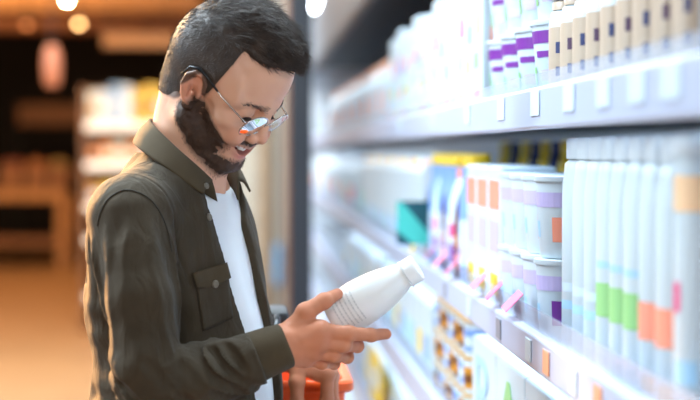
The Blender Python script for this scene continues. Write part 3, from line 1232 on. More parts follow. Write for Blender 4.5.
b.v = [tuple(p) for p in h2l(b.v)]
b.build('bridge', M_STEEL, glasses, True)

# ================================================================ the bottle in his hand
M_MILK = mat('white_bottle_plastic', (236, 237, 234), rough=0.35, spec=0.4, sss=0.05)
M_CAPW = mat('white_cap_plastic', (240, 240, 238), rough=0.4)
M_PRINT = mat('grey_print', (200, 203, 201), rough=0.5)
ax = Vector(BOT_B - BOT_A)
BLEN = ax.length
MB_ = Matrix.Translation(Vector(BOT_A)) @ ax.to_track_quat('Z', 'Y').to_matrix().to_4x4()
held = empty('milk_bottle', (0, 0, 0), 'white plastic milk bottle held up in the hand of the man', 'bottle')
held.matrix_world = MB_
b = MB()
L = BLEN - 0.010
prof = [(0.001, 0.003), (0.018, 0.001), (0.027, 0.0), (0.0315, 0.003), (0.0335, 0.010), (0.0335, 0.30 * L), (0.0337, 0.34 * L), (0.0325, 0.46 * L), (0.0305, 0.58 * L), (0.0275, 0.69 * L), (0.0235, 0.79 * L), (0.0195, 0.87 * L), (0.0180, 0.90 * L), (0.0175, 0.915 * L), (0.0205, 0.92 * L), (0.0205, 0.935 * L), (0.0160, 0.94 * L), (0.0160, L)]
b.lathe(prof, 40)
b.build('bottle_body', M_MILK, held, 50)
b = MB()
n = 48
prof = [(0.0195, 0.942 * L), (0.0195, L + 0.006), (0.0182, L + 0.009), (0.0001, L + 0.009)]
b.lathe(prof, 48)
for i in range(len(b.v)):
    p = Vector(b.v[i])
    if p.z < L + 0.007 and i % 2:
        b.v[i] = (p.x * 0.965, p.y * 0.965, p.z)
b.build('cap', M_CAPW, held, 50)
# rows of small print near the base
b = MB()
rr = random.Random(4)
vdir = MB_.inverted().to_3x3() @ Vector((0, -1, 0.15))
a0 = math.atan2(vdir.y, vdir.x)
for row in range(6):
    z = 0.014 + row * 0.0062
    a = a0 - 0.75
    while a < a0 + 0.75:
        w = rr.uniform(0.03, 0.13)
        b.lathe([(0.03375, z), (0.03375, z + 0.0024)], 3, None, False, (a, a + w))
        a += w + 0.03
b.build('fine_print', M_PRINT, held)

# ================================================================ shopping basket on the far forearm
M_ORANGE = mat('orange_plastic', (244, 96, 28), rough=0.4, spec=0.5)
bk_c = at(262, 386, 2.56)
basket = empty('shopping_basket', (float(bk_c[0]) + 0.0, 2.56, 0.0), 'orange plastic shopping basket with black handle hanging on the arm of the man', 'basket')
RIM = float(at(300, 384, 2.68)[2])
HX, HY, DEP = 0.100, 0.140, 0.20
rx_right = float(at(349, 386, 2.68)[0])
basket.location = (rx_right - HX, 2.825, RIM)


def rrect(hx, hy, r, n=6):
    p = []
    for cx, cy, a0 in ((hx - r, hy - r, 0), (-hx + r, hy - r, 90), (-hx + r, -hy + r, 180), (hx - r, -hy + r, 270)):
        for i in range(n + 1):
            a = math.radians(a0 + 90 * i / n)
            p.append((cx + r * math.cos(a), cy + r * math.sin(a)))
    return p


b = MB()
rings = []
for hx, hy, z in ((HX * .80, HY * .74, -DEP), (HX * .84, HY * .8, -DEP), (HX * .97, HY * .96, -0.004), (HX * .94, HY * .92, -0.004), (HX * .81, HY * .76, -DEP + .006), (HX * .3, HY * .3, -DEP + .006)):
    rings.append([(x, y, z) for x, y in rrect(hx, hy, 0.03)])
rings = [r + [r[0]] for r in rings]
b.grid(rings)
b.add([(x, y, -DEP) for x, y in rrect(HX * .80, HY * .74, .03)], [tuple(range(28))[::-1]])
b.add([(x, y, -DEP + .006) for x, y in rrect(HX * .3, HY * .3, .03)], [tuple(range(28))])
b.build('basket_body', M_ORANGE, basket, 40)
b = MB()
rings = []
for o, z in ((-0.008, -0.012), (0.006, -0.016), (0.009, -0.012), (0.009, 0.0), (0.006, 0.004), (-0.004, 0.004), (-0.008, 0.0), (-0.008, -0.012)):
    r = [(x, y, z) for x, y in rrect(HX + o, HY + o, 0.034)]
    rings.append(r + [r[0]])
b.grid(rings)
b.build('basket_rim', M_ORANGE, basket, 40)
hd = MB()
gz = float(at(276, 320, 2.70)[2]) - RIM
gx = float(at(277, 324, 2.70)[0]) - basket.location.x
gy = 0.0
hd.tube([(gx - .02, -HY + .0, -0.002), (gx - .01, -HY * .98, gz * .55), (gx, -HY * .85, gz * .93), (gx, -HY * .66, gz), (gx, HY * .45, gz), (gx, HY * .72, gz * .93), (gx - .01, HY * .98, gz * .55), (gx - .02, HY, -0.002)], 0.0065, 10)
h_o = hd.build('handle', M_BLACKP, basket, True)
gr = MB()
gr.bevbox((gx - 0.022, -HY * .62, gz - 0.014), (gx + 0.020, HY * .5, gz + 0.007), 0.005)
gr.build('grip', M_BLACKP, h_o, 40)
# ================================================================ the shop
def room(name, lo, hi, m):
    o = MB().box(lo, hi).build(name, m)
    o['kind'] = 'structure'
    return o


M_FLOOR = mat('warm_floor_tile', (150, 104, 64), rough=0.45, noise=0.08, nscale=1.5)
_nt = M_FLOOR.node_tree
M_DARK = mat('dark_paint', (26, 24, 24), rough=0.9)
M_DARKW = mat('dark_back_wall', (40, 32, 27), rough=0.9, noise=0.3, nscale=0.8)
M_LWALL = mat('white_wall_paint', (210, 205, 200), rough=0.9)
M_WOOD = mat('warm_oak', (188, 128, 72), rough=0.55, noise=0.25, nscale=6, stretch=(1, 1, 8))
M_WOODD = mat('brown_oak', (140, 88, 48), rough=0.6, noise=0.3, nscale=5)
M_POST = mat('graphite_steel', (34, 38, 46), rough=0.45, spec=0.5)
M_FRIDGE = mat('white_fridge_enamel', (228, 232, 236), rough=0.35)
M_CANOPY = mat('grey_canopy_enamel', (118, 126, 134), rough=0.4)
M_FRDARK = mat('dark_blue_grey_liner', (44, 56, 68), rough=0.5)
M_SHELF = mat('shelf_enamel', (150, 160, 170), rough=0.35)
M_RAIL = mat('pale_blue_rail_plastic', (186, 196, 220), rough=0.3)
M_CLEAR = bpy.data.materials.new('clear_acrylic')
M_CLEAR.use_nodes = True
nt = M_CLEAR.node_tree
nt.nodes.clear()
out = nt.nodes.new('ShaderNodeOutputMaterial')
mx = nt.nodes.new('ShaderNodeMixShader')
mx.inputs[0].default_value = 0.28
tr = nt.nodes.new('ShaderNodeBsdfTransparent')
tr.inputs['Color'].default_value = (0.93, 0.95, 0.98, 1)
gl = nt.nodes.new('ShaderNodeBsdfPrincipled')
gl.inputs['Base Color'].default_value = (0.75, 0.8, 0.9, 1)
gl.inputs['Roughness'].default_value = 0.12
nt.links.new(tr.outputs[0], mx.inputs[1])
nt.links.new(gl.outputs[0], mx.inputs[2])
nt.links.new(mx.outputs[0], out.inputs['Surface'])
M_LED = mat('led_cover', (255, 255, 255), emit=(200, 228, 255), estr=5.0)
M_LED2 = mat('shelf_led_cover', (255, 255, 255), emit=(200, 228, 255), estr=4.2)
M_WARM = mat('warm_lamp_glass', (255, 220, 160), emit=(255, 190, 110), estr=30.0)
M_WARM2 = mat('dim_lamp_glass', (255, 200, 150), emit=(255, 140, 70), estr=1.2)
M_TUBE = mat('cool_tube_glass', (255, 255, 255), emit=(235, 244, 255), estr=22.0)

room('floor', (-9, -3, -0.1), (3, 28, 0), M_FLOOR)
room('ceiling', (-9, -3, 4.2), (3, 28, 4.3), M_DARK)
room('wall_back', (-9, 27, 0), (3, 27.2, 4.2), M_DARKW)
room('wall_left', (-9.2, -3, 0), (-9, 28, 4.2), M_DARKW)
room('wall_right', (1.25, -3, 0), (1.4, 28, 4.2), M_LWALL)
room('wall_front', (-9, -3.2, 0), (3, -3, 4.2), M_LWALL)

# ---- the long chiller: body, shelves, rails, led strips
XF, XB = 0.40, 0.98
Y0, Y1 = 0.75, 12.5
chill = empty('open_chiller', (XF, Y0, 0), 'long white open chiller cabinet lined with lit dairy shelves beside the shopper', 'chiller')


def cpart(name, mb, m, parent=None, sm=False):
    b = mb
    b.v = [(x - XF, y - Y0, z) for x, y, z in b.v] if parent is None or parent is chill else [(x - XF, y - Y0, z) for x, y, z in b.v]
    return b.build(name, m, parent or chill, sm)


b = MB()
b.box((XF + 0.01, Y0, 0), (XB + 0.08, Y1, 0.30))
cpart('base_deck', b, M_FRIDGE)
b = MB()
b.box((XB, Y0, 0.30), (XB + 0.08, Y1, 1.57))
cpart('back_panel', b, M_FRIDGE)
b = MB()
b.box((XB, Y0, 1.57), (XB + 0.08, Y1, 2.20))
cpart('upper_back_panel', b, M_FRDARK)
b = MB()
b.box((XF + 0.03, Y0, 2.12), (XB + 0.08, Y1, 2.30))
cpart('canopy', b, M_FRDARK)
b = MB()
b.bevbox((XF - 0.01, Y0, 2.035), (XF + 0.03, Y1, 2.36), 0.008)
cpart('canopy_fascia', b, M_CANOPY)
for yy in (Y0 - 0.04, Y1):
    b = MB()
    b.box((XF, yy, 0), (XB + 0.08, yy + 0.04, 2.36))
    cpart('end_panel', b, M_FRIDGE)
b = MB()
b.bevbox((XF + 0.034, Y0 + 0.05, 2.104), (XF + 0.060, Y1 - 0.05, 2.119), 0.006)
cpart('led_strip', b, M_LED)
SHELVES = {'top': (1.598, 1.549, 1.607), 'middle': (1.235, 1.212, 1.262), 'lower': (0.945, 0.915, 0.985), 'bottom': (0.640, 0.605, 0.665)}
for nm, (zs, z0, z1) in SHELVES.items():
    b = MB()
    b.bevbox((XF + 0.015, Y0 + 0.005, zs - 0.022), (XB - 0.01, Y1 - 0.005, zs), 0.004)
    sh = cpart('shelf', b, M_FRDARK if nm == 'top' else M_SHELF)
    b = MB()
    b.bevbox((XF - 0.006, Y0 + 0.005, z0), (XF + 0.016, Y1 - 0.005, z1), 0.004)
    cpart('price_rail', b, M_RAIL, sh)
    if nm == 'top':
        M_FRDARK_TOP = M_FRDARK
    b = MB()
    b.box((XF + 0.008, Y0 + 0.01, z1), (XF + 0.011, Y1 - 0.01, z1 + (0.030 if nm != 'top' else 0.022)))
    cpart('clear_guard', b, M_CLEAR, sh)
    b = MB()
    b.bevbox((XF + 0.060, Y0 + 0.05, zs - 0.030), (XF + 0.085, Y1 - 0.05, zs - 0.023), 0.003)
    cpart('led_strip', b, M_LED2, sh)

# ---- dark post in the aisle and the shop beyond
pm = MB()
pa, pb = at(290.5, 200, 6.0), at(312.0, 200, 6.0)
pm.bevbox((pa[0], 6.0, 0), (pb[0], 6.10, 4.2), 0.006)
po = pm.build('column', M_POST)
po['kind'] = 'structure'
po['label'] = 'dark graphite steel post between aisle and chiller'

M_CREAM = mat('cream_laminate', (176, 166, 148), rough=0.5)
M_TAN = mat('tan_laminate', (150, 126, 98), rough=0.5)
M_GREYD = mat('grey_gap', (96, 98, 96), rough=0.6)
M_BLUE = mat('blue_paper', (90, 150, 190), rough=0.6)
M_RUST = mat('rust_paper', (130, 84, 62), rough=0.6)
cab = empty('display_cabinet', (0.0, 12.9, 0), 'tall cream and tan display cabinet far down the aisle behind the man', 'cabinet')
strips = [(236, 258, M_CREAM), (258, 272, M_TAN), (272, 278.5, M_GREYD), (278.5, 285, M_CREAM), (285, 291, M_RUST), (291, 300, M_CREAM)]
for x0, x1, m in strips:
    a, c = at(x0, 200, 12.9)[0], at(x1, 200, 12.9)[0]
    dd = 0.03 if m is M_GREYD else 0.0
    MB().bevbox((a + .003, dd, 0.0), (c - .003, 0.35, 2.75), 0.004).build('door_panel', m, cab)
a, c = at(274, 270, 12.85), at(281, 285, 12.85)
MB().bevbox((a[0], -0.03, c[2]), (c[0], -0.001, a[2] + .2), 0.004).build('notice', M_BLUE, cab)

# wooden soffits
for i, (ya, yb, dep, m) in enumerate([(-14, 10.5, 17.0, M_WOOD), (18, 30.5, 17.6, M_WOODD)]):
    za, zb = at(100, ya, dep)[2], at(100, yb, dep)[2]
    o = MB().bevbox((-8.9, dep, zb), (-0.5, dep + 0.35, za), 0.01).build('trim_%d' % (i + 1), m)
    o['kind'] = 'structure'


def lamp(px, py, Y, r, m, label, group=None, L=None):
    p = at(px, py, Y)
    o = empty('spot_lamp', p, label, 'lamp', group=group)
    b = MB()
    b.lathe([(r * .98 * math.sin(t), -r * math.cos(t)) for t in np.linspace(0.02, math.pi * .62, 9)], 20)
    b.build('bulb', m, o, True)
    b = MB()
    b.lathe([(r * 1.08, r * .1), (r * 1.05, r * .9), (r * .7, r * 1.7), (r * .25, r * 2.0), (r * .2, r * 2.2)], 20)
    b.build('lamp_shade', M_DARK, o, True)
    b = MB()
    b.lathe([(0.008, r * 2.1), (0.008, 4.2 - p[2])], 8)
    b.build('cord', M_DARK, o)
    return o


lamp(67, 0, 9.0, 0.017, mat('bright_lamp_glass', (255, 240, 210), emit=(255, 225, 170), estr=110.0), 'brightest warm spot lamp hanging under the wooden soffit')
lamp(79, 23, 15.0, 0.030, mat('amber_lamp_glass', (255, 200, 140), emit=(255, 190, 120), estr=9.0), 'amber spot lamp in front of the lower brown soffit')
lamp(27, 24, 16.0, 0.035, M_WARM2, 'dim amber spot lamp at the shop edge by the lower soffit')
# long pendant shade
p = at(52, 66, 12.0)
pend = empty('pendant_lamp', p, 'long narrow pendant lamp with a glowing pinkish orange shade', 'lamp')
b = MB()
b.lathe([(0.035, -0.15), (0.055, -0.13), (0.064, -0.02), (0.060, 0.09), (0.04, 0.14), (0.015, 0.15)], 20)
b.build('lamp_shade', mat('glowing_shade', (150, 84, 54), rough=0.6, emit=(232, 130, 76), estr=0.16), pend, True)
MB().lathe([(0.006, 0.15), (0.006, 4.2 - p[2])], 8).build('cord', M_DARK, pend)
# hanging amber board
p0, p1 = at(103, 47, 15), at(176, 34, 15)
sg = empty('hanging_board', ((p0[0] + p1[0]) / 2, 15, p0[2]), 'amber wooden board hanging in the dark above the lit product rack', 'sign')
hw, hh = (p1[0] - p0[0]) / 2, p1[2] - p0[2]
MB().bevbox((-hw, 0, 0), (hw, 0.04, hh), 0.008).build('board', M_WOOD, sg)
for s in (-1, 1):
    MB().tube([(s * hw * .8, 0.02, hh), (s * hw * .8, 0.02, 4.2 - p0[2])], 0.005, 6).build('hanger', M_DARK, sg)

# ---- product rack behind the man
GY = 14.0
gx0, gx1 = float(at(83, 200, GY)[0]), float(at(262, 200, GY)[0])
rack = empty('product_rack', ((gx0 + gx1) / 2, GY, 0), 'wooden product rack with lit shelf edges standing behind the man', 'shelf')
W = (gx1 - gx0) / 2
for s in (-1, 1):
    MB().bevbox((s * W - .02, 0, 0), (s * W + .02, 0.45, 2.05), 0.005).build('side_panel', M_WOODD, rack)
MB().box((-W, 0.42, 0), (W, 0.45, 2.05)).build('back_panel', M_WOODD, rack)
RZ = [0.30, 0.78, float(at(100, 205, GY)[2]), float(at(100, 163, GY)[2]), float(at(100, 124, GY)[2])]
M_EDGE = mat('shelf_edge_light', (255, 240, 220), emit=(255, 200, 150), estr=0.3)
for i, z in enumerate(RZ):
    so = MB().bevbox((-W + .02, 0, z - 0.03), (W - .02, 0.43, z), 0.004).build('shelf_board', M_WOODD, rack)
    MB().box((-W + .02, -0.012, z - 0.055), (W - .02, -0.001, z + 0.015)).build('edge_light', M_EDGE, so)
ORD = ['first', 'second', 'third', 'fourth', 'fifth', 'sixth', 'seventh', 'eighth', 'ninth', 'tenth', 'eleventh', 'twelfth', 'thirteenth', 'fourteenth', 'fifteenth', 'sixteenth', 'seventeenth', 'eighteenth', 'nineteenth', 'twentieth']
rr = random.Random(5)
BOXM = {}
for nm, c in dict(yellow=(244, 190, 70), orange=(240, 140, 60), cream=(240, 226, 196), white=(236, 232, 226), blue=(150, 176, 200), red=(204, 84, 50), amber=(220, 150, 70), brown=(120, 74, 44), pink=(240, 170, 140)).items():
    BOXM[nm] = mat(nm + '_carton', c, rough=0.5)
LEV = {4: ('top', ['cream', 'white', 'blue', 'white', 'yellow', 'yellow', 'yellow', 'orange', 'yellow']), 3: ('second', ['brown', 'orange', 'cream', 'orange', 'pink', 'orange', 'brown', 'amber']), 2: ('third', ['amber', 'yellow', 'cream', 'amber', 'orange', 'yellow', 'red', 'amber'])}
for lv, (ln, cols) in LEV.items():
    n = len(cols)
    span = 0.86
    w = span / n
    for i, cn in enumerate(cols):
        h = (0.34 if lv == 4 else 0.20) * (0.86 + 0.14 * rr.random())
        if lv == 4 and i < 2:
            h *= 0.85
        o = MB().bevbox((-w * .45, -.10, 0), (w * .45, .10, h), 0.006).build('product_box', BOXM[cn])
        o.location = (gx0 + 0.03 + w * (i + .5), GY + 0.14, RZ[lv] + .002)
        MB().box((-w * .35, -.103, h * .3), (w * .35, -.1005, h * .62)).build('box_label', BOXM[rr.choice(['cream', 'white', 'amber', 'orange'])], o)
        tag(o, '%s product box, %s along the %s shelf of the rack behind the man' % (cn, ORD[i], ln), 'box', 'boxes on the wooden rack')

# ---- wooden display tables with crates at the far side
def table(x0, x1, y, h, label):
    o = empty('display_table', ((x0 + x1) / 2, y, 0), label, 'table')
    w = (x1 - x0) / 2
    MB().bevbox((-w, 0, h - 0.14), (w, 0.8, h), 0.01).build('table_top', M_WOOD, o)
    for sx in (-1, 1):
        for yy in (0.0, 0.70):
            MB().bevbox((sx * w - .06 * (1 + sx), yy, 0), (sx * w + .06 * (1 - sx), yy + .1, h - 0.14), 0.008).build('leg', M_WOOD, o)
    MB().bevbox((-w, 0.05, 0.28), (w, 0.75, 0.38), 0.008).build('lower_shelf', M_WOODD, o)
    return o


ta, tb = float(at(-40, 200, 21.5)[0]), float(at(66, 200, 21.5)[0])
table(ta, tb, 21.5, float(at(20, 190, 21.5)[2]), 'wooden display table carrying crates at the far side of the shop')
tc, td = float(at(68, 200, 23.5)[0]), float(at(150, 200, 23.5)[0])
table(tc, td, 23.5, float(at(20, 200, 23.5)[2]), 'second wooden display table, behind and beside the crate table')
th = float(at(20, 190, 21.5)[2])
FR = [mat('fruit_' + n_, c, rough=0.5) for n_, c in dict(orange=(170, 100, 50), red=(130, 64, 40), green=(120, 130, 50), yellow=(170, 130, 70)).items()]
for k, (xa, xb, fm, nm) in enumerate([(-2, 24, FR[1], 'red'), (24, 48, FR[0], 'orange'), (48, 68, FR[3], 'yellow')]):
    a, c = float(at(xa, 200, 21.6)[0]), float(at(xb, 200, 21.6)[0])
    o = empty('fruit_crate', ((a + c) / 2, 21.6, th + .003), 'wooden crate holding %s fruit on the far display table' % nm, 'crate', group='crates on the far table')
    w = (c - a) / 2 - .01
    bx = MB()
    for lo, hi in (((-w, 0, 0), (w, .5, .02)), ((-w, 0, 0), (w, .015, .30)), ((-w, .485, 0), (w, .5, .30)), ((-w, 0, 0), (-w + .015, .5, .30)), ((w - .015, 0, 0), (w, .5, .30))):
        bx.box(lo, hi)
    bx.build('crate_body', M_WOODD, o)
    fb = MB()
    for i in range(5):
        for j in range(5):
            x = -w + .075 + (2 * w - .15) * i / 4
            Mx = Matrix.Translation((x, (.08 + .085 * j), .29 + .05 * rr.random()))
            fb.lathe([(.05 * math.sin(t), .05 * math.cos(t)) for t in np.linspace(.02, 3.12, 7)], 10, Mx)
    f = fb.build('loose_fruit', fm, None, True)
    f.location = o.location
    tag(f, 'heap of %s fruit filling the crate on the far display table' % nm, 'fruit', kind='stuff')
# dark shelf unit against the back wall
ha, hb = at(18, 125, 24.5), at(84, 104, 24.5)
su = empty('wall_shelf', ((ha[0] + hb[0]) / 2, 24.5, 0), 'brown wall shelf unit in the dark behind the display tables', 'shelf')
w = (hb[0] - ha[0]) / 2
for z0, z1 in ((ha[2], hb[2]), (ha[2] - .75, ha[2] - .62)):
    MB().bevbox((-w, 0, z0), (w, .4, z1), .01).build('shelf_board', M_WOODD, su)
for s in (-1, 1):
    MB().box((s * w - .03, .02, 0), (s * w + .03, .38, ha[2])).build('upright', M_DARK, su)
# ================================================================ goods in the chiller
PASTEL = ('lilac_print', 'blue_print', 'sky_print', 'green_print', 'orange_print', 'coral_print', 'peach_print', 'red_print', 'mint_print', 'pink_print')


def pm(name, c, rough=0.4, **k):
    if name in PASTEL:
        c = tuple(v * .72 + 250 * .28 for v in c)
    return mat(name, c, rough=rough, **k)


G = dict(white=pm('white_pack', (206, 220, 228)), cap=pm('white_cap', (224, 234, 240)), lilac=pm('lilac_print', (176, 160, 222)), purple=pm('purple_print', (122, 52, 150)), blue=pm('blue_print', (80, 130, 220)),
         sky=pm('sky_print', (140, 196, 232)), green=pm('green_print', (110, 186, 90)), orange=pm('orange_print', (246, 140, 84)), coral=pm('coral_print', (248, 120, 84)), peach=pm('peach_print', (248, 190, 130)),
         pink=pm('pink_slip', (226, 84, 140)), yellow=pm('yellow_print', (248, 208, 40)), gold=pm('gold_lid', (214, 160, 60), 0.3), brown=pm('brown_print', (112, 66, 36)), beige=pm('beige_print', (190, 168, 146)),
         navy=pm('navy_print', (34, 44, 96)), dteal=pm('dark_teal_card', (10, 72, 84), 0.8), lteal=pm('light_teal_card', (64, 178, 168), 0.8), red=pm('red_print', (230, 70, 60)), grey=pm('grey_print_pack', (150, 150, 160)),
         plum=pm('plum_print', (70, 30, 70)), ochre=pm('ochre_print', (206, 140, 50)), pale=pm('pale_blue_pack', (206, 224, 240)), foil=pm('foil_lid', (210, 214, 220), 0.3, metal=0.6), mint=pm('mint_print', (150, 220, 200)))


def arc(b, r, z0, z1, a, w, n=6):
    b.lathe([(r, z0), (r, z1)], n, None, False, (a - w / 2, a + w / 2))


FACE = math.pi + 0.45          # towards the aisle and the camera


def bottle(h, r, bands, capm='cap', name='milk_bottle', capr=None, bodym='white', wide=False):
    o = empty(name, (0, 0, 0), None, None)
    b = MB()
    cr = capr or r * 0.55
    b.lathe([(0.001, 0.003), (r * .85, 0), (r, .008), (r, h * (.74 if wide else .60)), (r * .98, h * (.79 if wide else .68)), (r * (.92 if wide else .82), h * (.85 if wide else .78)), (cr * 1.05, h * .885), (cr * .88, h * .90), (cr * .88, h * .97)], 24)
    b.build('bottle_body', G[bodym], o, 50)
    b = MB()
    b.lathe([(cr, h * .905), (cr, h * .985), (cr * .93, h), (0.001, h)], 20)
    b.build('cap', G[capm], o, 50)
    for z0, z1, w, m, da in bands:
        b = MB()
        arc(b, r * 1.006, h * z0, h * z1, FACE + da, w, 8)
        b.build('label', G[m], o)
    return o


def tub(h, r, bands, lidm='white', name='yogurt_tub', taper=0.86):
    o = empty(name, (0, 0, 0), None, None)
    b = MB()
    b.lathe([(0.001, 0.002), (r * taper * .95, 0), (r * taper, .004), (r * .985, h * .93), (r * .985, h * .95)], 28)
    b.build('tub_body', G['white'], o, 50)
    b = MB()
    b.lathe([(r * 1.03, h * .93), (r * 1.04, h * .945), (r * 1.04, h * .99), (r * .98, h), (0.001, h)], 28)
    b.build('lid', G[lidm], o, 50)
    for z0, z1, w, m, da in bands:
        b = MB()
        ra, rb = r * (taper + (1 - taper) * z0) * 1.008, r * (taper + (1 - taper) * z1) * 1.008
        b.lathe([(ra, h * z0), (rb, h * z1)], 10, None, False, (FACE + da - w / 2, FACE + da + w / 2))
        b.build('label', G[m], o)
    return o


def carton(w, d, h, marks, name='milk_carton', bodym='white', gable=False, capm=None):
    """w along the shelf, d into the shelf; marks on the front and on the near end"""
    o = empty(name, (0, 0, 0), None, None)
    b = MB()
    if gable:
        hb = h * 0.80
        b.add([(-d / 2, -w / 2, 0), (d / 2, -w / 2, 0), (d / 2, w / 2, 0), (-d / 2, w / 2, 0), (-d / 2, -w / 2, hb), (d / 2, -w / 2, hb), (d / 2, w / 2, hb), (-d / 2, w / 2, hb), (0, -w / 2, h * .95), (0, w / 2, h * .95)],
              [(3, 2, 1, 0), (0, 1, 5, 4), (2, 3, 7, 6), (1, 2, 6, 5), (3, 0, 4, 7), (4, 5, 8), (6, 7, 9), (5, 6, 9, 8), (7, 4, 8, 9)])
        b.box((-0.002, -w / 2, h * .94), (0.002, w / 2, h))
    else:
        b.bevbox((-d / 2, -w / 2, 0), (d / 2, w / 2, h), min(w, d) * .06)
    b.build('carton_body', G[bodym], o)
    for side, u0, u1, v0, v1, m in marks:
        b = MB()
        e = 0.0012
        if side == 'f':
            b.box((-d / 2 - e, w * (u0 - .5), h * v0), (-d / 2 + .0005, w * (u1 - .5), h * v1))
        else:
            b.box((d * (u0 - .5), -w / 2 - e, h * v0), (d * (u1 - .5), -w / 2 + .0005, h * v1))
        b.build('print', G[m], o)
    if capm:
        b = MB()
        Mx = Matrix.Translation((-d * .2, 0, h * (.84 if gable else 1.0)))
        b.lathe([(.014, 0), (.014, .018), (.012, .021), (.001, .021)], 16, Mx)
        b.build('cap', G[capm], o, 50)
    return o


_first = {}


def put(key, make, x, y, z, label, cat, group, rz=0.0):
    if key in _first:
        o = copy_tree(_first[key])
    else:
        o = make()
        _first[key] = o
    o.location = (x, y, z)
    o.rotation_euler = (0, 0, rz)
    tag(o, label, cat, group)
    return o


def XY(px, X):
    """distance down the shelf where depth-line X shows at a column of the photograph"""
    lo, hi = 0.8, 14.0
    for _ in range(50):
        m = (lo + hi) / 2
        if to_px((X, m, 1.4))[0] > px:
            lo = m
        else:
            hi = m
    return lo


rg = random.Random(12)
ZT, ZM, ZL, ZB = [SHELVES[k][0] + .0012 for k in ('top', 'middle', 'lower', 'bottom')]

# ---- middle shelf: the row of tall white bottles
y = XY(714, .47)
n = 0
Ys = []
while y < XY(584, .47):
    Ys.append(y)
    y += 0.0755
for row, X in ((0, .466), (1, .546)):
    for n, y in enumerate(Ys):
        px = to_px((X - .036, y, 1.4))[0]
        if row == 0:
            bands = []
            if 590 < px < 625:
                kind, bands = 'green', [(.26, .40, 1.1, 'green', 0), (.46, .49, 1.0, 'sky', .1)]
            elif 628 < px < 668:
                kind, bands = 'orange', [(.25, .39, 1.3, 'coral', 0), (.06, .12, .8, 'beige', .1)]
            elif px > 672:
                kind, bands = 'peach', [(.60 if False else .46, .62, 1.6, 'peach', 0), (.10, .2, .9, 'sky', .1), (.27, .33, .3, 'pink', -.3)]
            else:
                kind, bands = 'plain', [(.22, .26, 1.0, 'sky', 0), (.3, .34, .8, 'pale', 0)]
            word = {'green': 'with a green label', 'orange': 'with a coral label', 'peach': 'with a peach label', 'plain': 'with faint blue print'}[kind]
            if kind == 'peach':
                mk = lambda: tub(.300, .0365, [(.74, .86, 1.6, 'peach', 0), (.40, .50, .4, 'pink', -.3), (.16, .24, .9, 'sky', .1)], 'cap', 'milk_bottle', 1.0)
            else:
                mk = lambda: bottle(.300, .0365, bands, capr=.031, wide=True)
            put('mb' + kind, mk, X, y, ZM, 'tall white bottle %s, %s of the front row, middle shelf' % (word, ORD[n]), 'bottle', 'tall white bottles on the middle shelf')
        elif n > 2:
            put('mbback', lambda: bottle(.300, .0365, [], capr=.031, wide=True), X, y + .03, ZM, 'plain tall white milk bottle, %s of the second row on the middle shelf' % ORD[n - 3], 'bottle', 'white bottles of the second row')

# stacked tubs
y = XY(566, .47) + .01
for n in range(4):
    for lv, ln in ((0, 'lower'), (1, 'upper')):
        put('tubA%d' % lv, lambda: tub(.122, .054, [(.62, .80, 2.0, 'lilac', 0), (.2, .5, .35, 'coral' if lv else 'purple', .5), (.25, .45, .5, 'sky', -.5)]), .480, y, ZM + .1235 * lv,
            'white tub with a lilac band, %s layer, %s stack beyond the tall bottles' % (ln, ORD[n]), 'tub', 'lilac banded tubs on the middle shelf')
    y += 0.118
# items at the back with dark blue and yellow tops
for n in range(7):
    yy = XY(500 + n * 10, .72)
    k = ['yellow', 'navy'][n % 2]
    put('bk' + k, lambda: bottle(.305, .034, [(.3, .6, 2.2, 'blue', 0)], k, 'juice_bottle', bodym=k), .74, yy, ZM, 'dark back row bottle with a %s top, %s behind the lilac banded tubs' % (k if k != 'navy' else 'navy blue', ORD[n]), 'bottle', 'back row bottles with coloured tops')
# white boxes with bright print
y = XY(506, .45) + .04
for n in range(3):
    put('boxA%d' % (n % 2), lambda: carton(.145, .10, .255, [('e', .1, .9, .78, .92, 'coral' if n % 2 else 'red'), ('e', .15, .85, .5, .72, 'pink'), ('e', .2, .8, .3, .45, 'sky'), ('f', .1, .9, .7, .9, 'coral'), ('f', .1, .9, .4, .62, 'lilac'), ('f', .2, .8, .1, .25, 'yellow')], 'dairy_box'),
        .485, y, ZM, 'white dairy box with red and pink print, %s beyond the tubs' % ORD[n], 'box', 'printed dairy boxes on the middle shelf')
    y += 0.152
# blue bottles with yellow tops, plum and gold bottles
y = XY(466, .45) + .02
for n in range(9):
    k = ['blue', 'plum', 'lilac', 'blue', 'plum', 'blue', 'lilac', 'blue', 'plum'][n]
    if k == 'plum':
        mk = lambda: bottle(.235, .036, [(.30, .44, 2.4, 'ochre', 0), (.12, .26, 2.2, 'coral', 0), (.46, .62, 2.4, 'brown', 0)], 'ochre', 'drink_bottle', bodym='plum')
        w = 'plum and gold drink bottle'
    elif k == 'blue':
        mk = lambda: bottle(.275, .037, [(.15, .5, 2.2, 'pale', 0), (.2, .3, 1.2, 'lilac', 0)], 'yellow', 'drink_bottle', capr=.03, bodym='blue')
        w = 'blue drink bottle with yellow top'
    else:
        mk = lambda: bottle(.245, .038, [(.15, .32, 2.2, 'purple', 0), (.38, .5, 1.4, 'pink', 0)], 'coral', 'drink_bottle')
        w = 'lilac drink bottle with coral cap'
    put('dr' + k, mk, .475, y, ZM, '%s, %s in the mixed run by the teal card' % (w, ORD[n]), 'bottle', 'mixed drink bottles on the middle shelf')
    y += 0.082
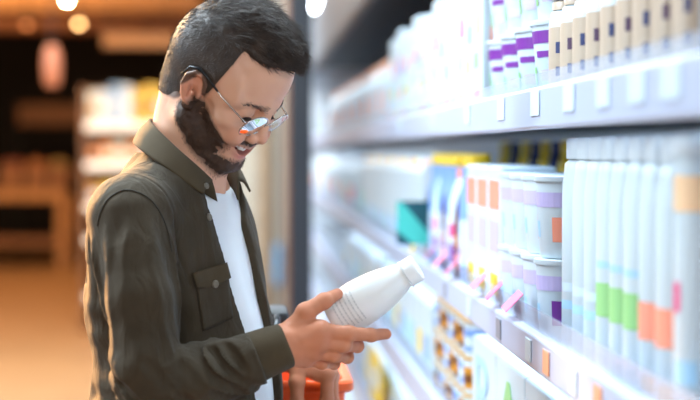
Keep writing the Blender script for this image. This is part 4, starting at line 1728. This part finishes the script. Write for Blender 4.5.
# white cartons beyond the teal card
while y < 6.6:
    n = len([1 for k in COL.objects if k.get('group') == 'white cartons past the teal card'])
    if n >= 19:
        break
    put('cwA%d' % (n % 3), lambda: carton(.10, .08, .285, [('e', .1, .9, .1, .28, ['lilac', 'sky', 'mint'][n % 3]), ('f', .1, .9, .12, .3, ['sky', 'lilac', 'mint'][n % 3])], gable=True, capm=['orange', 'cap', 'yellow'][n % 3]),
        .47, y, ZM, 'white carton with %s cap, %s past the teal card on the middle shelf' % (['an orange', 'a white', 'a yellow'][n % 3], ORD[n]), 'carton', 'white cartons past the teal card')
    y += 0.118
n = 0
while y < 11.6:
    k = ['white', 'mint', 'pale', 'pink'][n % 4]
    put('far' + k, lambda: bottle(.27, .06, [(.2, .45, 2.2, k if k != 'white' else 'peach', 0)], 'cap', 'milk_jug'), .50, y, ZM, 'milk jug with %s label, %s in the far end of the middle shelf' % ({'white': 'peach', 'pale': 'pale blue'}.get(k, k), ORD[n]), 'jug', 'milk jugs at the far end')
    y += 0.31
    n += 1

# ---- top shelf
# beige striped cups, two high
y = XY(699, .46)
n = 0
ymax = XY(562, .46)
while y < ymax:
    for lv, ln in ((0, 'lower'), (1, 'upper')):
        put('cupB%d' % (n % 2), lambda: bottle(.135, .036, [(.05, .72, 1.25, 'beige', .0), (.20, .30, .22, 'navy', .25), (.44, .56, .24, 'plum' if n % 2 else 'navy', .25)], 'beige', 'yogurt_bottle', capr=.031, wide=True),
            .468, y, ZT + .1362 * lv, 'small beige labelled yogurt bottle, %s layer, %s along the top shelf' % (ln, ORD[n]), 'bottle', 'beige labelled bottles on the top shelf')
    y += 0.088
    n += 1
# big white tubs with purple lettering panels
y = XY(556, .46) + .05
for n in range(4):
    for lv, ln in ((0, 'lower'), (1, 'upper')):
        put('tubP', lambda: tub(.118, .074, [(.70, .86, 1.5, 'purple', 0), (.52, .60, .8, 'purple', .15), (.2, .42, .34, 'coral', .6), (.18, .4, .3, 'green', -.5), (.22, .36, .4, 'lilac', .1)], name='yogurt_tub'), .505, y, ZT + .1195 * lv,
            'large white tub with purple bands, %s layer, %s stack on the top shelf' % (ln, ORD[n]), 'tub', 'purple banded tubs on the top shelf')
    y += 0.156
# white cartons with bright prints
n = 0
ymax = XY(398, .46)
while y < ymax:
    k = n % 4
    c1, c2, c3 = [('coral', 'green', 'pink'), ('blue', 'orange', 'lilac'), ('pink', 'sky', 'yellow'), ('lilac', 'peach', 'mint')][k]
    h = [.255, .235, .27, .24][k]
    put('ctT%d' % k, lambda: carton(.112, .085, h, [('e', .2, .8, .45, .6, c1), ('e', .2, .8, .2, .3, c2), ('f', .1, .6, .55, .7, c1), ('f', .3, .9, .3, .42, c2), ('f', .1, .9, .08, .14, c3)]),
        .475, y, ZT, 'white carton with %s and %s print, %s past the purple tubs' % (c1, c2, ORD[n]), 'carton', 'printed cartons on the top shelf')
    y += 0.119
    n += 1
# white bottles with orange caps
n = 0
while y < 9.6 and n < 20:
    put('btO%d' % (n % 2), lambda: bottle(.215, .052, [(.2, .55, 2.2, 'orange' if n % 2 else 'sky', 0)], 'orange', capr=.034), .48, y, ZT, 'white bottle with %s label, %s in the far top shelf row' % ('orange' if n % 2 else 'sky blue', ORD[n]), 'bottle', 'orange capped bottles on the top shelf')
    y += 0.112 if y < 6 else 0.26
    n += 1

# ---- lower shelf: cartons with large pastel letters
GLY = [('P', 'sky'), ('a', 'green'), ('A', 'green'), ('R', 'sky'), ('O', 'green'), ('a', 'pink')]


def letter(ch, m, size, parent, loc):
    cu = bpy.data.curves.new('letter', 'FONT')
    cu.body = ch
    cu.size = size
    cu.extrude = 0.0006
    cu.align_x = 'CENTER'
    t = bpy.data.objects.new('letter_tmp', cu)
    COL.objects.link(t)
    dg = bpy.context.evaluated_depsgraph_get()
    me_ = bpy.data.meshes.new_from_object(t.evaluated_get(dg))
    bpy.data.objects.remove(t)
    me_.materials.clear()
    o = link('letter', me_, G[m], parent)
    o.location = loc
    o.rotation_euler = (math.pi / 2, 0, -math.pi / 2)
    return o


y = XY(590, .44)
ymax = XY(474, .44)
n = 0
while y < ymax and n < 14:
    ch, m = GLY[n % 4]

    def mk():
        o = carton(.300, .085, .215, [('f', .04, .96, .03, .07, 'sky')])
        letter(ch, m, .19, o, (-.0445, 0, .055)).scale = (2.0, 1, 1)
        return o
    put('ltr%d' % (n % 4), mk, .475, y, ZL, 'white carton with a big pastel %s letter, %s on the lower shelf' % ({'sky': 'blue', 'green': 'green'}[m], ORD[n]), 'carton', 'lettered cartons on the lower shelf')
    y += 0.308
    n += 1
# stacked jars with gold lids
y += 0.0
for n in range(7):
    for lv in range(3):
        k = (n + lv) % 3
        nm = ['brown', 'gold', 'blue'][k]
        put('jar%d' % k, lambda: tub(.075, .040, [(.15, .75, 2.4, ['brown', 'ochre', 'blue'][k], 0), (.3, .55, .8, ['ochre', 'brown', 'white'][k], 0)], 'gold', 'dessert_jar', .95), .475, y, ZL + .0762 * lv,
            '%s labelled dessert jar, %s layer, %s stack on the lower shelf' % (nm, ['bottom', 'middle', 'top'][lv], ORD[n]), 'jar', 'stacked dessert jars on the lower shelf')
    y += 0.088
y += 0.045
n = 0
while y < 9.5 and n < 18:
    k = n % 4
    if n == 9:
        mk = lambda: carton(.12, .08, .22, [('e', .1, .9, .1, .4, 'ochre'), ('e', .2, .8, .5, .8, 'navy'), ('f', .1, .9, .1, .4, 'brown'), ('f', .1, .9, .5, .8, 'coral')], 'dessert_box')
        w, key = 'dessert box with gold and navy print', 'dbox'
    else:
        mk = lambda: carton(.15, .09, .20, [('e', .15, .85, .4, .75, ['sky', 'yellow', 'pale', 'mint'][k]), ('f', .15, .85, .3, .6, ['blue', 'yellow', 'sky', 'mint'][k])], 'dairy_box')
        w, key = 'white dairy box with %s print' % ['blue', 'yellow', 'sky blue', 'mint'][k], 'lw%d' % k
    put(key, mk, .475, y, ZL, '%s, %s past the jars on the lower shelf' % (w, ORD[n]), 'box', 'dairy boxes past the jars')
    y += 0.165 if y < 6 else 0.30
    n += 1
# ---- bottom shelf
y = XY(432, .44)
n = 0
while y < 9.5 and n < 16:
    k = n % 3
    put('bs%d' % k, lambda: carton(.20, .12, .19, [('e', .1, .9, .4, .8, ['yellow', 'pale', 'lilac'][k]), ('f', .1, .9, .3, .7, ['yellow', 'sky', 'lilac'][k])], 'dairy_box'), .485, y, ZB, 'wide dairy pack with %s print, %s on the bottom shelf' % (['yellow', 'pale blue', 'lilac'][k], ORD[n]), 'box', 'wide packs on the bottom shelf')
    y += 0.215 if y < 6 else 0.34
    n += 1

# ---- cards and price slips on the rails
p = at(413.5, 223, 4.08)
card = empty('shelf_card', (p[0], p[1], p[2]), 'square dark teal card with a pale teal stripe sticking out of the middle shelf rail', 'sign')
hw = .0415
hh = .054
b = MB()
b.box((-hw, 0, -hh), (hw, .003, hh))
b.build('card', G['dteal'], card)
b = MB()
b.add([(-hw, -.0006, hh), (-hw, -.0006, -hh * .35), (hw * .05, -.0006, -hh), (hw, -.0006, -hh), (hw, -.0006, -hh * .55), (-hw * .75, -.0006, hh)], [(0, 1, 2, 3, 4, 5)])
b.build('stripe', G['lteal'], card)
b = MB()
b.tube([(0.0, .001, -hh), (-.008, .004, -hh - .03)], .004, 8)
b.build('clip', G['yellow'], card)
for n, px in enumerate((429, 440, 452, 478, 494, 512)):
    y = XY(px, .40)
    b = MB()
    b.bevbox((-.026, -.040, 0), (.012, .040, .0012), .0004)
    o = b.build('price_slip', G['pink'])
    o.location = (XF + .006, y, 1.2935)
    o.rotation_euler = (0, math.radians(-46), math.radians(-8 + 4 * (n % 2)))
    tag(o, 'pink price slip, %s one on the middle shelf guard past the teal card' % ORD[5 - n], 'price tag', 'pink price slips on the guard')
ZR = 1.237
for n, px in enumerate((446, 470, 500, 530, 548, 575, 600, 640)):
    y = XY(px, .395)
    k = ['grey', 'white', 'grey', 'white', 'orange', 'white', 'orange', 'grey'][n]
    o = MB().bevbox((-.0016, -.022, -.016), (0, .022, .016), .0005).build('price_label', G[k])
    o.location = (XF - .0065, y, ZR)
    tag(o, '%s shelf edge price label, %s in the middle rail past the pink slips' % (k, ORD[n]), 'price tag', 'price labels in the middle rail')
for n in range(9):
    y = XY(400 + 34 * n, .395)
    o = MB().bevbox((-.0016, -.034, -.017), (0, .034, .017), .0005).build('price_label', G['pale'])
    o.location = (XF - .0065, y, 1.584)
    tag(o, 'pale price label, %s in the top shelf rail from the far end' % ORD[n], 'price tag', 'price labels in the top rail')
p = at(380, 374, 5.1)
yc = empty('hanging_card', (XF - .012, p[1], p[2] + .075), 'yellow offer card hanging under the lower shelf rail', 'sign')
MB().bevbox((-.0015, -.20, -.17), (.0015, .20, .0), .001).build('card', G['yellow'], yc)
MB().box((-.0022, -.14, -.12), (-.0016, .14, -.05)).build('print', G['white'], yc)
# ================================================================ lamps of the shop and an added fill light
w_ = bpy.data.worlds.new('shop_air')
SC.world = w_
w_.use_nodes = True
w_.node_tree.nodes['Background'].inputs[0].default_value = (0.9, 0.85, 0.8, 1)
w_.node_tree.nodes['Background'].inputs[1].default_value = 0.02


def area_light(name, loc, sx, sy, energy, col, label, tgt=None, size_vis=True):
    l = bpy.data.lights.new(name, 'AREA')
    l.shape = 'RECTANGLE'
    l.size, l.size_y = sx, sy
    l.energy = energy
    l.color = col
    o = bpy.data.objects.new(name, l)
    COL.objects.link(o)
    o.location = loc
    if tgt is not None:
        o.rotation_euler = (Vector(tgt) - Vector(loc)).to_track_quat('-Z', 'Y').to_euler()
    return o


# rows of ceiling lamps, then a frontal fill
area_light('aisle_lamp', (-0.45, 3.0, 3.6), 0.6, 9.0, 400, (0.72, 0.88, 1.0), '', (0.25, 3.0, 1.2))
area_light('aisle_lamp', (-0.45, 10.5, 3.6), 0.6, 6.0, 300, (0.74, 0.88, 1.0), '', (0.3, 10.5, 1.2))
area_light('front_fill', (-0.5, -1.6, 3.0), 1.6, 1.0, 36, (0.92, 0.96, 1.0), '', (0.1, 2.4, 1.3))  # added fill light behind the camera, brightens man and chiller; not a shop lamp
def spot(loc, tgt, cone, energy, col):
    l = bpy.data.lights.new('track_spot', 'SPOT')
    l.spot_size = math.radians(cone)
    l.spot_blend = 0.6
    l.shadow_soft_size = 0.12
    l.energy = energy
    l.color = col
    o = bpy.data.objects.new('track_spot', l)
    COL.objects.link(o)
    o.location = loc
    o.rotation_euler = (Vector(tgt) - Vector(loc)).to_track_quat('-Z', 'Y').to_euler()


spot((-1.7, 5.2, 3.0), (-0.20, 2.42, 1.42), 11, 1300, (1.0, 0.58, 0.24))
spot((-1.9, 4.6, 2.2), (-0.22, 2.35, 1.28), 11, 1100, (1.0, 0.46, 0.13))
area_light('hall_lamp', (-3.0, 16.5, 4.1), 3.0, 8.0, 260, (1.0, 0.66, 0.34), '')
area_light('hall_lamp', (-1.3, 12.0, 3.9), 1.6, 1.6, 22, (1.0, 0.74, 0.45), '', (-0.9, 14.2, 1.2))
# tube light above the far chiller
p = at(313, 5, 12.0)
tl = empty('tube_light', p, 'bright white tube light far away above the dark post', 'lamp')
MB().bevbox((-.03, -.2, -.015), (.03, .2, .015), .008).build('diffuser', M_TUBE, tl)
MB().bevbox((-.04, -.22, .015), (.04, .22, .045), .005).build('housing', M_FRIDGE, tl)
for s in (-1, 1):
    MB().tube([(0, s * .15, .045), (0, s * .15, 4.2 - p[2])], .004, 6).build('hanger', M_DARK, tl)
# ================================================================ camera and exposure
cd = bpy.data.cameras.new('camera')
cam = bpy.data.objects.new('camera', cd)
COL.objects.link(cam)
cam.location = CAM
cam.rotation_euler = (math.pi / 2 - PHI, 0, -PSI)
cd.lens = 85
cd.sensor_width = 36
cd.sensor_fit = 'HORIZONTAL'
cd.clip_start = 0.05
cd.clip_end = 200
cd.dof.use_dof = True
cd.dof.focus_distance = 2.40
cd.dof.aperture_fstop = 2.5
SC.camera = cam
SC.view_settings.view_transform = 'Standard'
SC.view_settings.look = 'None'
SC.view_settings.exposure = 0.95
SC.view_settings.gamma = 1.0
SC.view_settings.use_curve_mapping = False
